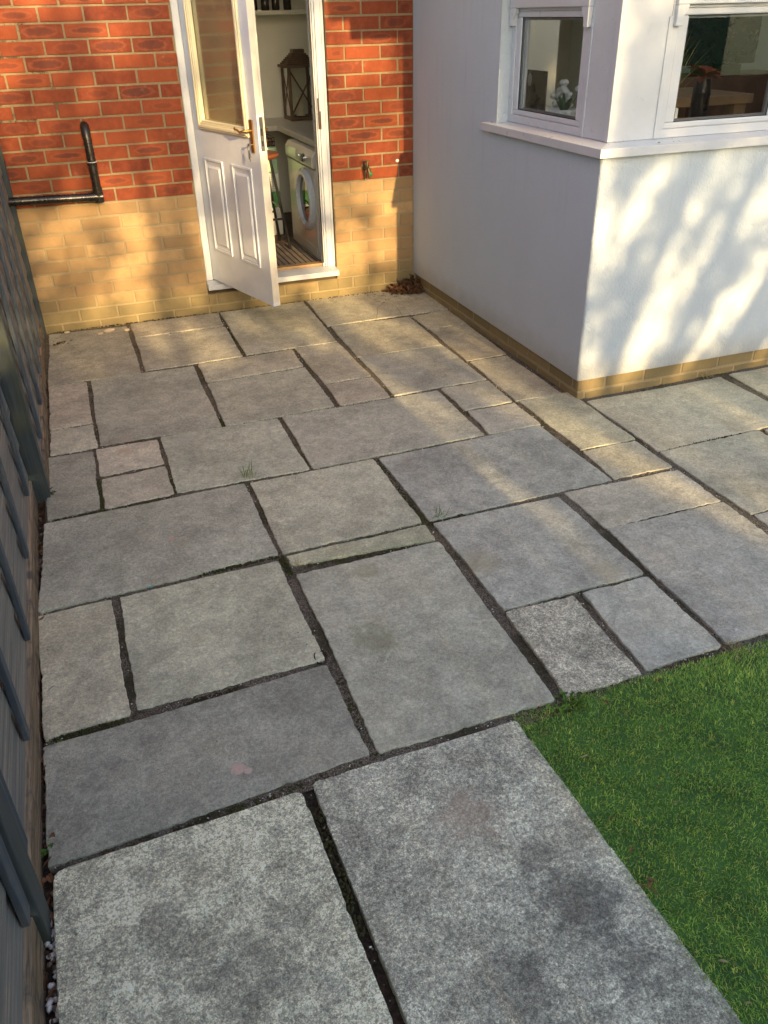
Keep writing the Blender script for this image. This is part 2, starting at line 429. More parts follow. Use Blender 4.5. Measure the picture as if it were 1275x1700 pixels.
M = dict(
    darkbrass=plain('dark_bronze', lin(70, 54, 40), 0.5, metal=0.4, var=0.2),
    red=mat_red_brick(), buff=mat_buff_brick(), mortar=mat_mortar(), render=mat_render(),
    slab=mat_slab('sandstone'), slab_rough=mat_slab('rough_concrete', True), bed=mat_bedding(), soil=mat_soil(),
    board=mat_fence('fence_board', lin(92, 92, 90), lin(134, 130, 122), lin(156, 138, 116), 'h'),
    batten=mat_fence('fence_batten', lin(50, 60, 70), lin(72, 82, 90), lin(98, 98, 94), 'v'),
    post=mat_post(), weath=mat_weathered(), moss=mat_moss(),
    upvc=plain('white_upvc', lin(196, 199, 202), 0.32, var=0.03),
    doorwhite=plain('white_door_paint', lin(208, 213, 220), 0.38, var=0.04, bumpd=0.0006, bscale=60),
    cream=plain('cream_moulding', lin(222, 212, 176), 0.4),
    edgepaint=plain('worn_edge', lin(214, 204, 184), 0.55, var=0.12),
    glass=mat_glass('window_glass', (0.95, 0.965, 0.955)), 
    brass=plain('aged_brass', lin(150, 116, 66), 0.35, metal=0.85, var=0.2),
    steel=plain('dull_steel', lin(150, 146, 132), 0.35, metal=0.9, var=0.1),
    gasket=plain('black_rubber', lin(22, 22, 24), 0.6), spacer=plain('grey_spacer', lin(120, 122, 126), 0.5),
    pipe=plain('black_pipe', lin(34, 30, 26), 0.28, var=0.3, bumpd=0.0015, bscale=40),
    copper=plain('tap_metal', lin(96, 84, 60), 0.45, metal=0.7, var=0.3), green=plain('green_plastic', lin(38, 120, 66), 0.4),
    wallin=plain('inner_wall_paint', lin(226, 226, 214), 0.8, var=0.02), floorin=plain('inner_floor', lin(92, 76, 62), 0.6, var=0.15),
    ceil=plain('ceiling_paint', lin(225, 225, 220), 0.9),
    worktop=plain('worktop_laminate', lin(206, 202, 192), 0.35, var=0.05), appliance=plain('appliance_enamel', lin(205, 200, 186), 0.22),
    ring=plain('grey_door_ring', lin(176, 184, 192), 0.25), darkglass=plain('porthole_glass', lin(20, 22, 24), 0.08), 
    chrome=plain('chrome', lin(200, 205, 210), 0.15, metal=1.0),
    lantern=plain('brown_lantern_wood', lin(92, 72, 54), 0.6, var=0.25), candle=plain('candle_wax', lin(226, 216, 190), 0.6),
    seat=plain('stool_seat_wood', lin(112, 66, 40), 0.4, var=0.2), black=plain('black_metal', lin(22, 22, 22), 0.4),
    pack_g=plain('green_pack', lin(96, 160, 96), 0.4), pack_p=plain('pale_green_pack', lin(170, 204, 168), 0.4), pack_w=plain('white_pack', lin(214, 216, 206), 0.45),
    orange=plain('orange_box', lin(190, 106, 70), 0.6, var=0.15), bottle=plain('dark_bottle', lin(52, 50, 46), 0.12),
    basket=plain('dark_basket', lin(40, 34, 28), 0.6), darkwood=plain('dark_wood', lin(112, 84, 60), 0.5, var=0.2), oak=plain('oak_wood', lin(176, 146, 104), 0.5, var=0.12),
    screen=plain('black_screen', lin(30, 33, 36), 0.3), pot=plain('white_pot', lin(220, 222, 218), 0.35), grey=plain('pale_grey', lin(180, 184, 182), 0.7),
    curtain=plain('white_curtain', lin(214, 214, 208), 0.9), peb=plain('white_pebble', lin(205, 203, 198), 0.6, var=0.15), peb2=plain('brown_pebble', lin(112, 98, 84), 0.7, var=0.25),
    mortarlump=plain('mortar_lump', lin(205, 184, 152), 0.9, var=0.15, bumpd=0.003), roof=plain('roof_tile', lin(92, 66, 54), 0.8, var=0.2),
    litter=mat_leafy('dead_leaf', lin(70, 48, 32), lin(128, 92, 62), 0.15, 0.75),
    litter2=mat_leafy('pale_dead_leaf', lin(120, 88, 58), lin(156, 122, 84), 0.15, 0.75),
    weed=mat_leafy('weed_leaf', lin(62, 96, 34), lin(110, 146, 58), 0.3), straw=mat_leafy('straw', lin(140, 128, 88), lin(176, 162, 118), 0.2),
    turf=mat_leafy('turf_blade', lin(134, 184, 84), lin(255, 255, 140), 0.5, 0.45), succ=mat_leafy('succulent_leaf', lin(34, 74, 50), lin(56, 104, 70), 0.1, 0.4),
    redleaf=mat_leafy('red_leaf', lin(110, 58, 44), lin(140, 76, 56), 0.2), grassy=mat_leafy('long_leaf', lin(128, 140, 84), lin(176, 176, 120), 0.2),
    tree=mat_leafy('tree_leaf', lin(52, 74, 30), lin(92, 110, 48), 0.25), bark=plain('bark', lin(88, 76, 62), 0.9, var=0.3, bumpd=0.01, bscale=20),
    turfbase=plain('turf_backing', lin(72, 112, 52), 0.95, var=0.3, bumpd=0.004, bscale=300), lawn=plain('far_lawn', lin(64, 88, 40), 0.95, var=0.3),
    garden_fence=plain('garden_fence_wood', lin(120, 90, 62), 0.8, var=0.25),
)
def mat_privacy():
    # textured privacy glass: mirror-like sheet with fine vertical streaks, half clear
    t = NT('obscured_glass'); t.t.nodes.remove(t.b)
    tr = t.n('ShaderNodeBsdfTransparent'); tr.inputs[0].default_value = (0.5, 0.5, 0.42, 1)
    gl = t.n('ShaderNodeBsdfGlossy'); gl.inputs['Roughness'].default_value = 0.03; gl.inputs[0].default_value = (0.8, 0.8, 0.7, 1)
    df = t.n('ShaderNodeBsdfDiffuse'); df.inputs[0].default_value = lin(156, 148, 116)
    mp = t.n('ShaderNodeMapping'); t.t.links.new(t.pos(), mp.inputs[0]); mp.inputs['Scale'].default_value = (220, 220, 14)
    h = t.noise(1.0, 3, 0.6, 0.5, vec=mp.outputs[0])
    bp = t.n('ShaderNodeBump'); bp.inputs['Distance'].default_value = 0.00022; t.link(h, bp.inputs['Height']); t.t.links.new(bp.outputs[0], gl.inputs['Normal'])
    m1 = t.n('ShaderNodeMixShader'); m1.inputs[0].default_value = 0.5; t.t.links.new(tr.outputs[0], m1.inputs[1]); t.t.links.new(df.outputs[0], m1.inputs[2])
    m2 = t.n('ShaderNodeMixShader'); m2.inputs[0].default_value = 0.30; t.t.links.new(m1.outputs[0], m2.inputs[1]); t.t.links.new(gl.outputs[0], m2.inputs[2])
    t.t.links.new(m2.outputs[0], t.out.inputs[0]); return t.m
M['privacy'] = mat_privacy()

SLABS={'S1':[(-2.402,-0.026),(-1.948,-0.053),(-1.948,-0.883),(-2.421,-0.881)],
'S2':[(-1.922,-0.025),(-1.370,-0.022),(-1.387,-0.279),(-1.917,-0.292)],
'S3':[(-1.918,-0.302),(-1.381,-0.312),(-1.384,-0.853),(-1.919,-0.866)],
'S4':[(-1.355,-0.029),(-0.800,-0.012),(-0.823,-0.841),(-1.359,-0.841)],
'S5':[(-0.775,0.008),(0.034,-0.165),(0.011,-0.538),(-0.792,-0.550)],
'S6':[(-0.774,-0.570),(-0.266,-0.595),(-0.283,-1.133),(-0.793,-1.133)],
'S7':[(-0.246,-0.592),(0.012,-0.552),(0.007,-0.834),(-0.247,-0.853)],
'S8':[(-0.786,-1.145),(-0.284,-1.149),(-0.278,-1.696),(-0.791,-1.703)],
'S9':[(-0.240,-0.867),(0.006,-0.849),(-0.012,-1.405),(-0.259,-1.424)],
'S10':[(-0.248,-1.438),(-0.020,-1.435),(-0.013,-2.001),(-0.265,-1.999)],
'S11':[(-1.638,-0.889),(-1.103,-0.870),(-1.110,-1.139),(-1.636,-1.159)],
'S12':[(-1.637,-1.186),(-1.106,-1.162),(-1.109,-1.706),(-1.645,-1.730)],
'S13':[(-1.078,-0.857),(-0.821,-0.856),(-0.815,-1.412),(-1.071,-1.420)],
'S14':[(-1.070,-1.434),(-0.814,-1.438),(-0.819,-1.711),(-1.078,-1.712)],
'S15':[(-2.421,-0.895),(-2.235,-0.905),(-2.232,-1.445),(-2.421,-1.451)],
'S16':[(-2.422,-1.472),(-2.231,-1.468),(-2.228,-1.729),(-2.424,-1.733)],
'S17':[(-2.207,-0.894),(-1.670,-0.897),(-1.667,-1.725),(-2.212,-1.715)],
'S18':[(-2.442,-1.754),(-2.248,-1.766),(-2.253,-2.287),(-2.445,-2.300)],
'S19':[(-2.231,-1.753),(-1.968,-1.754),(-1.968,-2.002),(-2.231,-2.015)],
'S20':[(-2.227,-2.047),(-1.967,-2.028),(-1.964,-2.283),(-2.232,-2.296)],
'S21':[(-1.946,-1.734),(-1.405,-1.741),(-1.400,-2.287),(-1.947,-2.280)],
'S22':[(-1.376,-1.737),(-0.571,-1.731),(-0.574,-2.275),(-1.381,-2.286)],
'S23':[(-0.542,-1.717),(-0.277,-1.716),(-0.286,-1.996),(-0.540,-2.000)],
'S24':[(-0.534,-2.019),(-0.286,-2.022),(-0.289,-2.280),(-0.549,-2.273)],
'S25':[(-0.253,-2.010),(0.028,-2.002),(0.022,-2.570),(-0.254,-2.570)],
'S26':[(0.049,-2.137),(0.844,-2.136),(0.840,-2.689),(0.046,-2.703)],
'S27':[(0.903,-2.127),(1.468,-2.124),(1.296,-2.682),(0.868,-2.689)],
'S28':[(0.043,-2.722),(0.581,-2.705),(0.555,-3.239),(0.049,-3.266)],
'S29':[(0.609,-2.717),(1.138,-2.713),(1.077,-3.245),(0.572,-3.243)],
'S30':[(-0.253,-2.585),(0.010,-2.587),(0.011,-2.846),(-0.270,-2.844)],
'S31':[(-1.091,-2.308),(-0.297,-2.288),(-0.283,-2.848),(-1.088,-2.854)],
'S32':[(-0.514,-2.867),(0.015,-2.876),(0.012,-3.144),(-0.507,-3.146)],
'S33':[(-0.506,-3.154),(0.013,-3.156),(0.003,-3.829),(-0.532,-3.829)],
'S34':[(0.057,-3.277),(0.597,-3.269),(0.576,-3.846),(0.017,-3.829)],
'S35':[(-1.082,-2.881),(-0.555,-2.885),(-0.549,-3.437),(-1.076,-3.435)],
'S36':[(-1.078,-3.455),(-0.837,-3.459),(-0.850,-3.848),(-1.094,-3.849)],
'S37':[(-0.798,-3.457),(-0.548,-3.458),(-0.555,-3.832),(-0.826,-3.839)],
'S38':[(-2.458,-2.329),(-1.683,-2.309),(-1.679,-2.860),(-2.481,-2.896)],
'S39':[(-1.656,-2.312),(-1.121,-2.310),(-1.121,-2.849),(-1.658,-2.860)],
'S40':[(-1.651,-2.888),(-1.118,-2.879),(-1.120,-2.981),(-1.649,-2.945)],
'S41':[(-2.484,-2.917),(-2.257,-2.914),(-2.249,-3.472),(-2.471,-3.479)],
'S42':[(-2.227,-2.912),(-1.689,-2.900),(-1.682,-3.455),(-2.225,-3.460)],
'S43':[(-2.475,-3.509),(-1.684,-3.480),(-1.679,-3.847),(-2.467,-3.890)],
'S44':[(-1.646,-3.006),(-1.115,-3.002),(-1.133,-3.848),(-1.652,-3.853)],
'S45':[(-2.457,-3.910),(-1.874,-3.894),(-1.853,-4.488),(-2.451,-4.261)],
'S46':[(-1.841,-3.879),(-1.268,-3.878),(-1.248,-4.718),(-1.839,-4.493)],}

# ================================================================ SETTING
o = MB().box(-150, 150, -150, 150, -0.3, -0.09).build('ground', M['lawn']); tag(o, kind='structure')
# joint bedding sheet under the patio (uneven sand, moss and soil)
def noise_sheet(x0, x1, y0, y1, z, amp, step, seed):
    mb = MB(); r = random.Random(seed)
    nx = int((x1 - x0) / step) + 1; ny = int((y1 - y0) / step) + 1
    vs = []
    for j in range(ny + 1):
        for i in range(nx + 1):
            x = x0 + (x1 - x0) * i / nx; y = y0 + (y1 - y0) * j / ny
            vs.append((x, y, z + amp * (r.random() - 0.5) + amp * 0.8 * math.sin(x * 3.1 + y * 2.3 + seed) * math.sin(y * 1.7 - x)))
    fs = [(j * (nx + 1) + i, j * (nx + 1) + i + 1, (j + 1) * (nx + 1) + i + 1, (j + 1) * (nx + 1) + i) for j in range(ny) for i in range(nx)]
    mb.add(vs, fs); return mb

patio = noise_sheet(-2.455, 3.2, -3.90, 0.05, -0.0075, 0.0045, 0.012, 3).build('patio', M['bed'], smooth=True, org=(0, -2, -0.02))
tag(patio, kind='structure')
o = noise_sheet(-2.62, -2.445, -5.3, 0.02, -0.038, 0.020, 0.012, 5).build('soil_strip', M['soil'], smooth=True); tag(o, kind='structure')
o = noise_sheet(-2.445, -1.2, -5.5, -3.88, -0.026, 0.016, 0.012, 9).build('soil_bed', M['soil'], smooth=True); tag(o, kind='structure')

def slab_mesh(c4, top=0.0, th=0.034, jit=0.0016, rad=0.006, tilt=(0, 0), seed=0, chip=0.0, grow=0.0022):
    r = random.Random(seed); P = [Vector((x, y)) for x, y in c4]
    if sum(P[i].x * P[(i + 1) % 4].y - P[(i + 1) % 4].x * P[i].y for i in range(4)) < 0: P.reverse()
    cn = sum(P, Vector((0, 0))) / 4
    ex_, ey_ = [max(abs(q[k] - cn[k]) for q in P) for k in (0, 1)]
    P = [Vector((cn.x + (q.x - cn.x) * (1 + grow / ex_), cn.y + (q.y - cn.y) * (1 + grow / ey_))) for q in P]
    out = []
    for i in range(4):
        a, b = P[i], P[(i + 1) % 4]; prev = P[i - 1]
        L = (b - a).length; d = (b - a) / L; nrm = Vector((d.y, -d.x))
        dp = (a - prev).normalized()
        rr = rad * r.uniform(0.7, 1.5)
        # rounded corner
        for k in range(4):
            t = k / 3; q = (a - dp * rr) * (1 - t) ** 2 + a * 2 * t * (1 - t) + (a + d * rr) * t * t
            out.append(q)
        n = max(4, int(L / 0.016)); ph = r.uniform(0, 9); f1 = r.uniform(2, 5)
        for k in range(1, n):
            s_ = k / n
            if s_ * L < rr * 1.3 or (1 - s_) * L < rr * 1.8: continue
            off = math.sin(s_ * f1 * 2 + ph) * jit * 1.1 + r.uniform(-1, 1) * jit * .8
            if chip and r.random() < 0.05: off -= chip * r.uniform(0.5, 1)
            out.append(a + (b - a) * s_ + nrm * off)
    n = len(out); cen = sum(P, Vector((0, 0))) / 4
    def ring(inset, z):
        vs = []
        for i in range(n):
            d = (out[(i + 1) % n] - out[i - 1]); d = d.normalized() if d.length > 1e-9 else Vector((1, 0))
            q = out[i] - Vector((d.y, -d.x)) * inset
            zz = z + (q.x - cen.x) * tilt[0] + (q.y - cen.y) * tilt[1]
            vs.append((q.x, q.y, zz))
        return vs
    mb = MB()
    vs = ring(0.001, top - th) + ring(0, top - 0.004) + ring(0.0006, top - 0.0012) + ring(0.0026, top)
    fs = []
    for k in range(3):
        for i in range(n): fs.append((k * n + i, k * n + (i + 1) % n, (k + 1) * n + (i + 1) % n, (k + 1) * n + i))
    fs.append(tuple(range(3 * n, 4 * n))); fs.append(tuple(range(n))[::-1])
    mb.add(vs, fs)
    return mb, (cen.x, cen.y, top - th)

TINT = dict(S1=(118, 114, 108), S2=(120, 114, 108), S3=(122, 118, 112), S4=(126, 122, 114), S5=(128, 124, 116), S6=(124, 120, 112), S7=(128, 122, 110), S8=(116, 116, 114), S9=(126, 120, 110),
            S10=(122, 118, 110), S11=(128, 124, 116), S12=(126, 126, 120), S13=(126, 122, 114), S14=(124, 120, 114), S15=(136, 130, 124), S16=(134, 132, 126), S17=(120, 120, 116),
            S18=(118, 119, 115), S19=(142, 138, 132), S20=(132, 130, 124), S21=(128, 130, 124), S22=(122, 122, 118), S23=(124, 122, 116), S24=(124, 122, 118), S25=(124, 122, 112),
            S26=(127, 123, 116), S27=(124, 120, 112), S28=(122, 120, 114), S29=(120, 116, 112), S30=(124, 122, 116), S31=(118, 120, 120), S32=(124, 122, 118), S33=(120, 120, 120), S34=(120, 118, 116),
            S35=(120, 122, 122), S36=(132, 131, 126), S37=(122, 124, 124), S38=(124, 126, 122), S39=(130, 131, 124), S40=(128, 130, 118), S41=(138, 137, 128), S42=(132, 134, 126), S43=(112, 114, 112), S44=(122, 124, 120),
            S45=(150, 152, 144), S46=(132, 134, 130))
SLABLAB = dict(S5='paving slab with thin cracks by the leaf heap', S43='long dark slab with two pink marks', S40='thin strip slab between two large squares', S41='upright yellowish slab beside the fence', S44='large slab touching the turf corner')
ROUGH = {'S36', 'S45', 'S46'}
EXTRA = dict(X1=[(1.50, -2.12), (2.30, -2.12), (2.30, -2.68), (1.50, -2.68)], X2=[(1.17, -2.71), (1.70, -2.71), (1.70, -3.24), (1.17, -3.24)], X3=[(1.73, -2.71), (2.5, -2.71), (2.5, -3.24), (1.73, -3.24)],
             X4=[(0.62, -3.27), (1.15, -3.27), (1.15, -3.84), (0.62, -3.84)], X5=[(1.18, -3.27), (1.98, -3.27), (1.98, -3.84), (1.18, -3.84)], X6=[(2.01, -3.27), (2.6, -3.27), (2.6, -3.84), (2.01, -3.84)])
SLABS['S27'] = [(0.903, -2.127), (1.468, -2.124), (1.468, -2.682), (0.868, -2.689)]
SLABS['S45'][2:] = [(-1.845, -4.80), (-2.446, -4.80)]; SLABS['S46'][2:] = [(-1.235, -4.80), (-1.822, -4.80)]
SLABS['S5'] = [(-0.775, 0.0), (0.03, 0.0), (0.03, -0.538), (-0.792, -0.550)]
i = 0
for k, c4 in list(SLABS.items()) + list(EXTRA.items()):
    i += 1; r = random.Random(i * 13)
    loose = k in ('S45', 'S46')
    if loose: continue
    mb, org = slab_mesh(c4, top=r.uniform(-0.0015, 0.0015), jit=0.0021, rad=0.007, tilt=(r.uniform(-.002, .002), r.uniform(-.002, .002)), seed=i, chip=0.004)
    o = mb.build('paving_slab', M['slab_rough' if k in ROUGH else 'slab'], patio, org=org)
    c = TINT.get(k, (122, 120, 114)); o.color = lin(*c)
    if k in SLABLAB: o['label'] = SLABLAB[k]
for k, lab in (('S45', 'rough grey concrete slab beside the fence post, loose laid with rounded corners'), ('S46', 'large pale rough concrete slab with a dark stain lying along the turf edge')):
    i += 1
    mb, org = slab_mesh(SLABS[k], top=-0.002, th=0.04, jit=0.0011, rad=0.020, seed=i + 50, chip=0.004)
    o = mb.build('paving_slab', M['slab_rough'], org=org); o.color = lin(*TINT[k]); tag(o, lab, 'paving slab', 'loose slabs at the front of the patio')

# cracks across the back slab
mb = MB()
for pts in ([(-0.472, -0.551), (-0.43, -0.46), (-0.40, -0.36), (-0.325, -0.272)], [(-0.325, -0.272), (-0.285, -0.29), (-0.275, -0.38), (-0.30, -0.546)], [(-0.349, -0.02), (-0.37, -0.11), (-0.35, -0.20), (-0.325, -0.272)]):
    full = []
    for a, b in zip(pts, pts[1:]):
        for t in range(6):
            full.append((a[0] + (b[0] - a[0]) * t / 6 + rnd.uniform(-.003, .003), a[1] + (b[1] - a[1]) * t / 6 + rnd.uniform(-.003, .003)))
    full.append(pts[-1])
    for a, b in zip(full, full[1:]):
        d = Vector((b[0] - a[0], b[1] - a[1])).normalized(); nn = Vector((-d.y, d.x)) * 0.0011
        mb.add([(a[0] - nn.x, a[1] - nn.y, 0.0036), (b[0] - nn.x, b[1] - nn.y, 0.0036), (b[0] + nn.x, b[1] + nn.y, 0.0036), (a[0] + nn.x, a[1] + nn.y, 0.0036)], [(0, 1, 2, 3)])
mb.build('crack', M['bed'], patio)

# ---------------------------------------------------------------- artificial turf
tb = MB().box(-1.262, 6.0, -7.6, -3.862, -0.08, -0.008).build('turf_backing', M['turfbase']); tag(tb, kind='structure')
def turf():
    R = np.random.RandomState(4)
    def edge_x(y): return -1.272 + (y + 3.88) * -0.020
    n1, n2 = 80000, 26000
    y1 = -3.858 - R.rand(n1) ** 1.0 * 1.10; x1 = edge_x(y1) + R.rand(n1) * (1.45 + (-3.858 - y1) * 0)
    y2 = -3.858 - R.rand(n2) * 3.2; x2 = -1.24 + R.rand(n2) * 4.2
    x = np.concatenate([x1, x2]); y = np.concatenate([y1, y2]); N = len(x)
    h = R.uniform(0.008, 0.015, N); wd = R.uniform(0.0008, 0.0018, N); az = R.rand(N) * 6.283
    lean = R.uniform(0.1, 1.1, N); curl = R.uniform(-0.6, 1.2, N)
    # patches brushed in a common direction
    az = np.where(R.rand(N) < 0.45, np.sin(x * 5 + 1) * 1.2 + np.cos(y * 6) * 1.3 + R.randn(N) * .5 + 2.2, az)
    dx, dy = np.cos(az), np.sin(az); px, py = -dy, dx
    z0 = np.full(N, -0.008)
    mx = x + dx * h * np.sin(lean) * .5; my = y + dy * h * np.sin(lean) * .5; mz = z0 + h * np.cos(lean) * .6
    l2 = lean + curl
    tx = mx + dx * h * np.sin(l2) * .6; ty = my + dy * h * np.sin(l2) * .6; tz = mz + h * np.cos(l2) * .45 + 0.001
    V = np.empty((N, 5, 3), np.float32)
    V[:, 0] = np.stack([x - px * wd / 2, y - py * wd / 2, z0], 1); V[:, 1] = np.stack([x + px * wd / 2, y + py * wd / 2, z0], 1)
    V[:, 2] = np.stack([mx + px * wd / 2, my + py * wd / 2, mz], 1); V[:, 3] = np.stack([mx - px * wd / 2, my - py * wd / 2, mz], 1)
    V[:, 4] = np.stack([tx, ty, tz], 1)
    me = bpy.data.meshes.new('artificial_turf')
    me.vertices.add(N * 5); me.vertices.foreach_set('co', V.ravel())
    li = (np.arange(N)[:, None] * 5 + np.array([0, 1, 2, 3, 3, 2, 4])[None]).ravel()
    me.loops.add(len(li)); me.loops.foreach_set('vertex_index', li.astype(np.int32))
    ls = (np.arange(N)[:, None] * 7 + np.array([0, 4])[None]).ravel(); lt = np.tile([4, 3], N)
    me.polygons.add(N * 2); me.polygons.foreach_set('loop_start', ls.astype(np.int32)); me.polygons.foreach_set('loop_total', lt.astype(np.int32))
    me.update(calc_edges=True); me.validate()
    g = (R.rand(N) ** 3.0)
    a = me.attributes.new('rn', 'FLOAT_VECTOR', 'POINT'); a.data.foreach_set('vector', np.repeat(np.stack([g, g, g], 1), 5, 0).astype(np.float32).ravel())
    me.materials.append(M['turf'])
    ob = bpy.data.objects.new('artificial_turf', me); COL.objects.link(ob)
    tag(ob, 'bright green artificial turf beside the loose front slabs', 'turf', kind='stuff')
turf()

# ---------------------------------------------------------------- small leaf helper
def leaf(mb, x, y, z, L, W, az, pitch, roll_=0.0, curl=0.3, tone=0.5, n=4):
    """a pointed curled leaf of several faces"""
    d = Vector((math.cos(az), math.sin(az), 0)); s = Vector((-d.y, d.x, 0)); zz = Vector((0, 0, 1))
    s2 = s * math.cos(roll_) + zz * math.sin(roll_)
    vs = []; fs = []; p = Vector((x, y, z)); a = pitch
    for k in range(n + 1):
        t = k / n; wv = W * math.sin(math.pi * (0.08 + 0.9 * t)) ** 0.8 * 0.5
        cup = zz * wv * 0.5
        vs += [p - s2 * wv + cup, p, p + s2 * wv + cup]
        p = p + (d * math.cos(a) + zz * math.sin(a)) * L / n; a -= curl / n * 2
    for k in range(n):
        b = k * 3
        fs += [(b, b + 1, b + 4, b + 3), (b + 1, b + 2, b + 5, b + 4)]
    mb.add(vs, fs)
    mb.at.setdefault('rn', []).extend([(tone, tone, tone)] * len(vs))

# heap of dead leaves in the corner
mb = MB(); r = random.Random(21)
for k in range(300):
    t = r.random() ** 0.7; a = r.uniform(math.pi, 1.5 * math.pi) if r.random() < .9 else r.uniform(3, 5)
    rad = t * 0.20; x = 0.0 + math.cos(a) * rad * 1.05; y = -0.015 + math.sin(a) * rad * 0.8
    hmax = 0.085 * (1 - t) ** 1.0
    leaf(mb, x, y, 0.004 + r.random() * hmax, r.uniform(.03, .062), r.uniform(.014, .032), r.uniform(0, 6.28), r.uniform(-.7, .8), r.uniform(-1, 1), r.uniform(-.6, 1.2), r.random())
for k in range(90):
    x = r.gauss(-0.16, 0.09); y = -0.05 - abs(r.gauss(0, .09))
    if x < 0.0: leaf(mb, x, y, 0.003, r.uniform(.008, .022), r.uniform(.003, .008), r.uniform(0, 6.28), r.uniform(0, .3), r.uniform(-.4, .4), .2, r.random() * .5)
tag(mb.build('leaf_heap', M['litter']), 'heap of brown dead leaves in the corner where brick meets render', 'dead leaves', kind='stuff')

# leaf litter and soil along the fence foot
mb = MB(); r = random.Random(5)
for k in range(900):
    y = -r.uniform(0.05, 5.0); dense = 1.0 if -2.3 < y < -0.5 else 0.45
    if r.random() > dense: continue
    x = r.uniform(-2.475, -2.43) - (0.03 if y < -2.1 else 0.0)
    leaf(mb, x, y, r.uniform(-.03, -.006), r.uniform(.015, .04), r.uniform(.006, .016), r.uniform(0, 6.28), r.uniform(-.2, .6), r.uniform(-.8, .8), r.uniform(-.4, .8), r.random())
for k in range(420):     # twigs and bits in the joints
    c4 = random.Random(k).choice(list(SLABS.values())); a, b = Vector(c4[2]), Vector(c4[3]); t = r.random(); q = a + (b - a) * t
    if q.x > 0.6: continue
    leaf(mb, q.x, q.y - 0.012, -0.008, r.uniform(.006, .016), r.uniform(.002, .006), r.uniform(0, 6.28), r.uniform(0, .4), r.uniform(-.5, .5), .2, r.random())
tag(mb.build('leaf_litter', M['litter']), 'brown leaf litter filling the gap at the foot of the fence', 'leaf litter', kind='stuff')

# pebbles
def blob(mb, x, y, z, rx, ry, rz, az, seed, mi=None, n=7, m=5):
    r = random.Random(seed); vs = []; fs = []; ph = [r.uniform(0, 6) for _ in range(4)]
    for j in range(m + 1):
        th = math.pi * j / m
        for i_ in range(n):
            f = 2 * math.pi * i_ / n; k = 1 + .16 * math.sin(2 * f + ph[0]) * math.sin(th) + .12 * math.sin(3 * f + ph[1] + th * 2) + .08 * r.uniform(-1, 1)
            vx, vy, vz = rx * math.sin(th) * math.cos(f) * k, ry * math.sin(th) * math.sin(f) * k, rz * math.cos(th)
            vs.append((x + vx * math.cos(az) - vy * math.sin(az), y + vx * math.sin(az) + vy * math.cos(az), z + vz))
    for j in range(m):
        for i_ in range(n):
            fs.append((j * n + i_, (j + 1) * n + i_, (j + 1) * n + (i_ + 1) % n, j * n + (i_ + 1) % n))
    mb.add(vs, fs, mi)
mb = MB(); r = random.Random(8)
for k in range(330):
    y = r.uniform(-5.0, -4.02) if k < 270 else r.uniform(-4.0, -2.3); x = r.uniform(-2.475, -2.452) - (0.012 if y > -3.9 else 0)
    a, b = r.uniform(.004, .011), r.uniform(.004, .009)
    blob(mb, x, y, r.uniform(-.032, -.012), a, b, r.uniform(.004, .007), r.uniform(0, 6), k, mi=0 if (k < 270 and r.random() < .75) else 1)
tag(mb.build('pebbles', [M['peb'], M['peb2']], smooth=True), 'white pebbles in the narrow gap between fence and rough slab', 'pebbles', kind='stuff')

# grit in joints
mb = MB(); r = random.Random(18)
for k in range(420):     # dirt gathered where the paving meets the brick wall
    x = r.uniform(-2.40, -0.2); s_ = r.uniform(.0015, .005) * (1.5 if -2.1 < x < -1.6 else 1)
    blob(mb, x, -abs(r.gauss(0, .010)) - .002, .001, s_, s_ * .8, s_ * .7, 0, k, mi=2, n=5, m=3)
for k in range(4200):
    c4 = random.Random(k + 5).choice(list(SLABS.values())); e = r.choice([(1, 2), (2, 3), (2, 3)]); a, b = Vector(c4[e[0]]), Vector(c4[e[1]]); q = a + (b - a) * r.random()
    if q.x > 0.8 or q.y < -4.6: continue
    off = (0.012, 0) if e == (1, 2) else (0, -0.014)
    s_ = r.uniform(.0012, .0034)
    blob(mb, q.x + off[0] + r.uniform(-.010, .010), q.y + off[1] + r.uniform(-.010, .010), -0.005, s_, s_ * .8, s_ * .8, 0, k, mi=0 if r.random() < .12 else (1 if r.random() < .6 else 2), n=5, m=3)
for k in range(260):      # crumbs strewn over the slabs
    x = r.uniform(-2.4, -0.4); y = -abs(r.gauss(0, 1.3)) if r.random() < .5 else r.uniform(-3.8, 0)
    if y < -3.8: continue
    s_ = r.uniform(.0010, .0026); blob(mb, x, y, .0018, s_, s_ * .7, s_ * .6, 0, k, mi=0 if r.random() < .35 else 2, n=5, m=3)
tag(mb.build('joint_grit', [M['peb'], M['peb2'], M['soil']]), 'coarse grit lying in the open joints between the slabs', 'grit', kind='stuff')

# moss
mb = MB(); r = random.Random(33)
def mossline(a, b, wd, n, h=0.009):
    h *= .8
    for k in range(int(n * 1.9)):
        t = r.random(); q = Vector(a) + (Vector(b) - Vector(a)) * t
        s_ = r.uniform(.0018, .0052)
        blob(mb, q.x + r.uniform(-wd, wd), q.y + r.uniform(-wd, wd), -0.0065, s_, s_ * r.uniform(.7, 1.2), r.uniform(.4, 1) * h, r.uniform(0, 6), r.random(), n=6, m=4)
mossline((-2.243, -2.03), (-2.243, -2.29), .008, 90); mossline((-2.42, -2.31), (-1.95, -2.298), .005, 110, .008)
mossline((-1.955, -2.03), (-1.955, -2.28), .008, 60); mossline((-2.44, -3.492), (-2.27, -3.488), .009, 110); mossline((-2.1, -3.485), (-1.95, -3.478), .006, 50)
mossline((-1.67, -2.88), (-1.665, -2.99), .01, 60); mossline((-1.95, -2.878), (-1.68, -2.868), .008, 70); mossline((-1.665, -3.55), (-1.668, -3.86), .01, 90, .006)
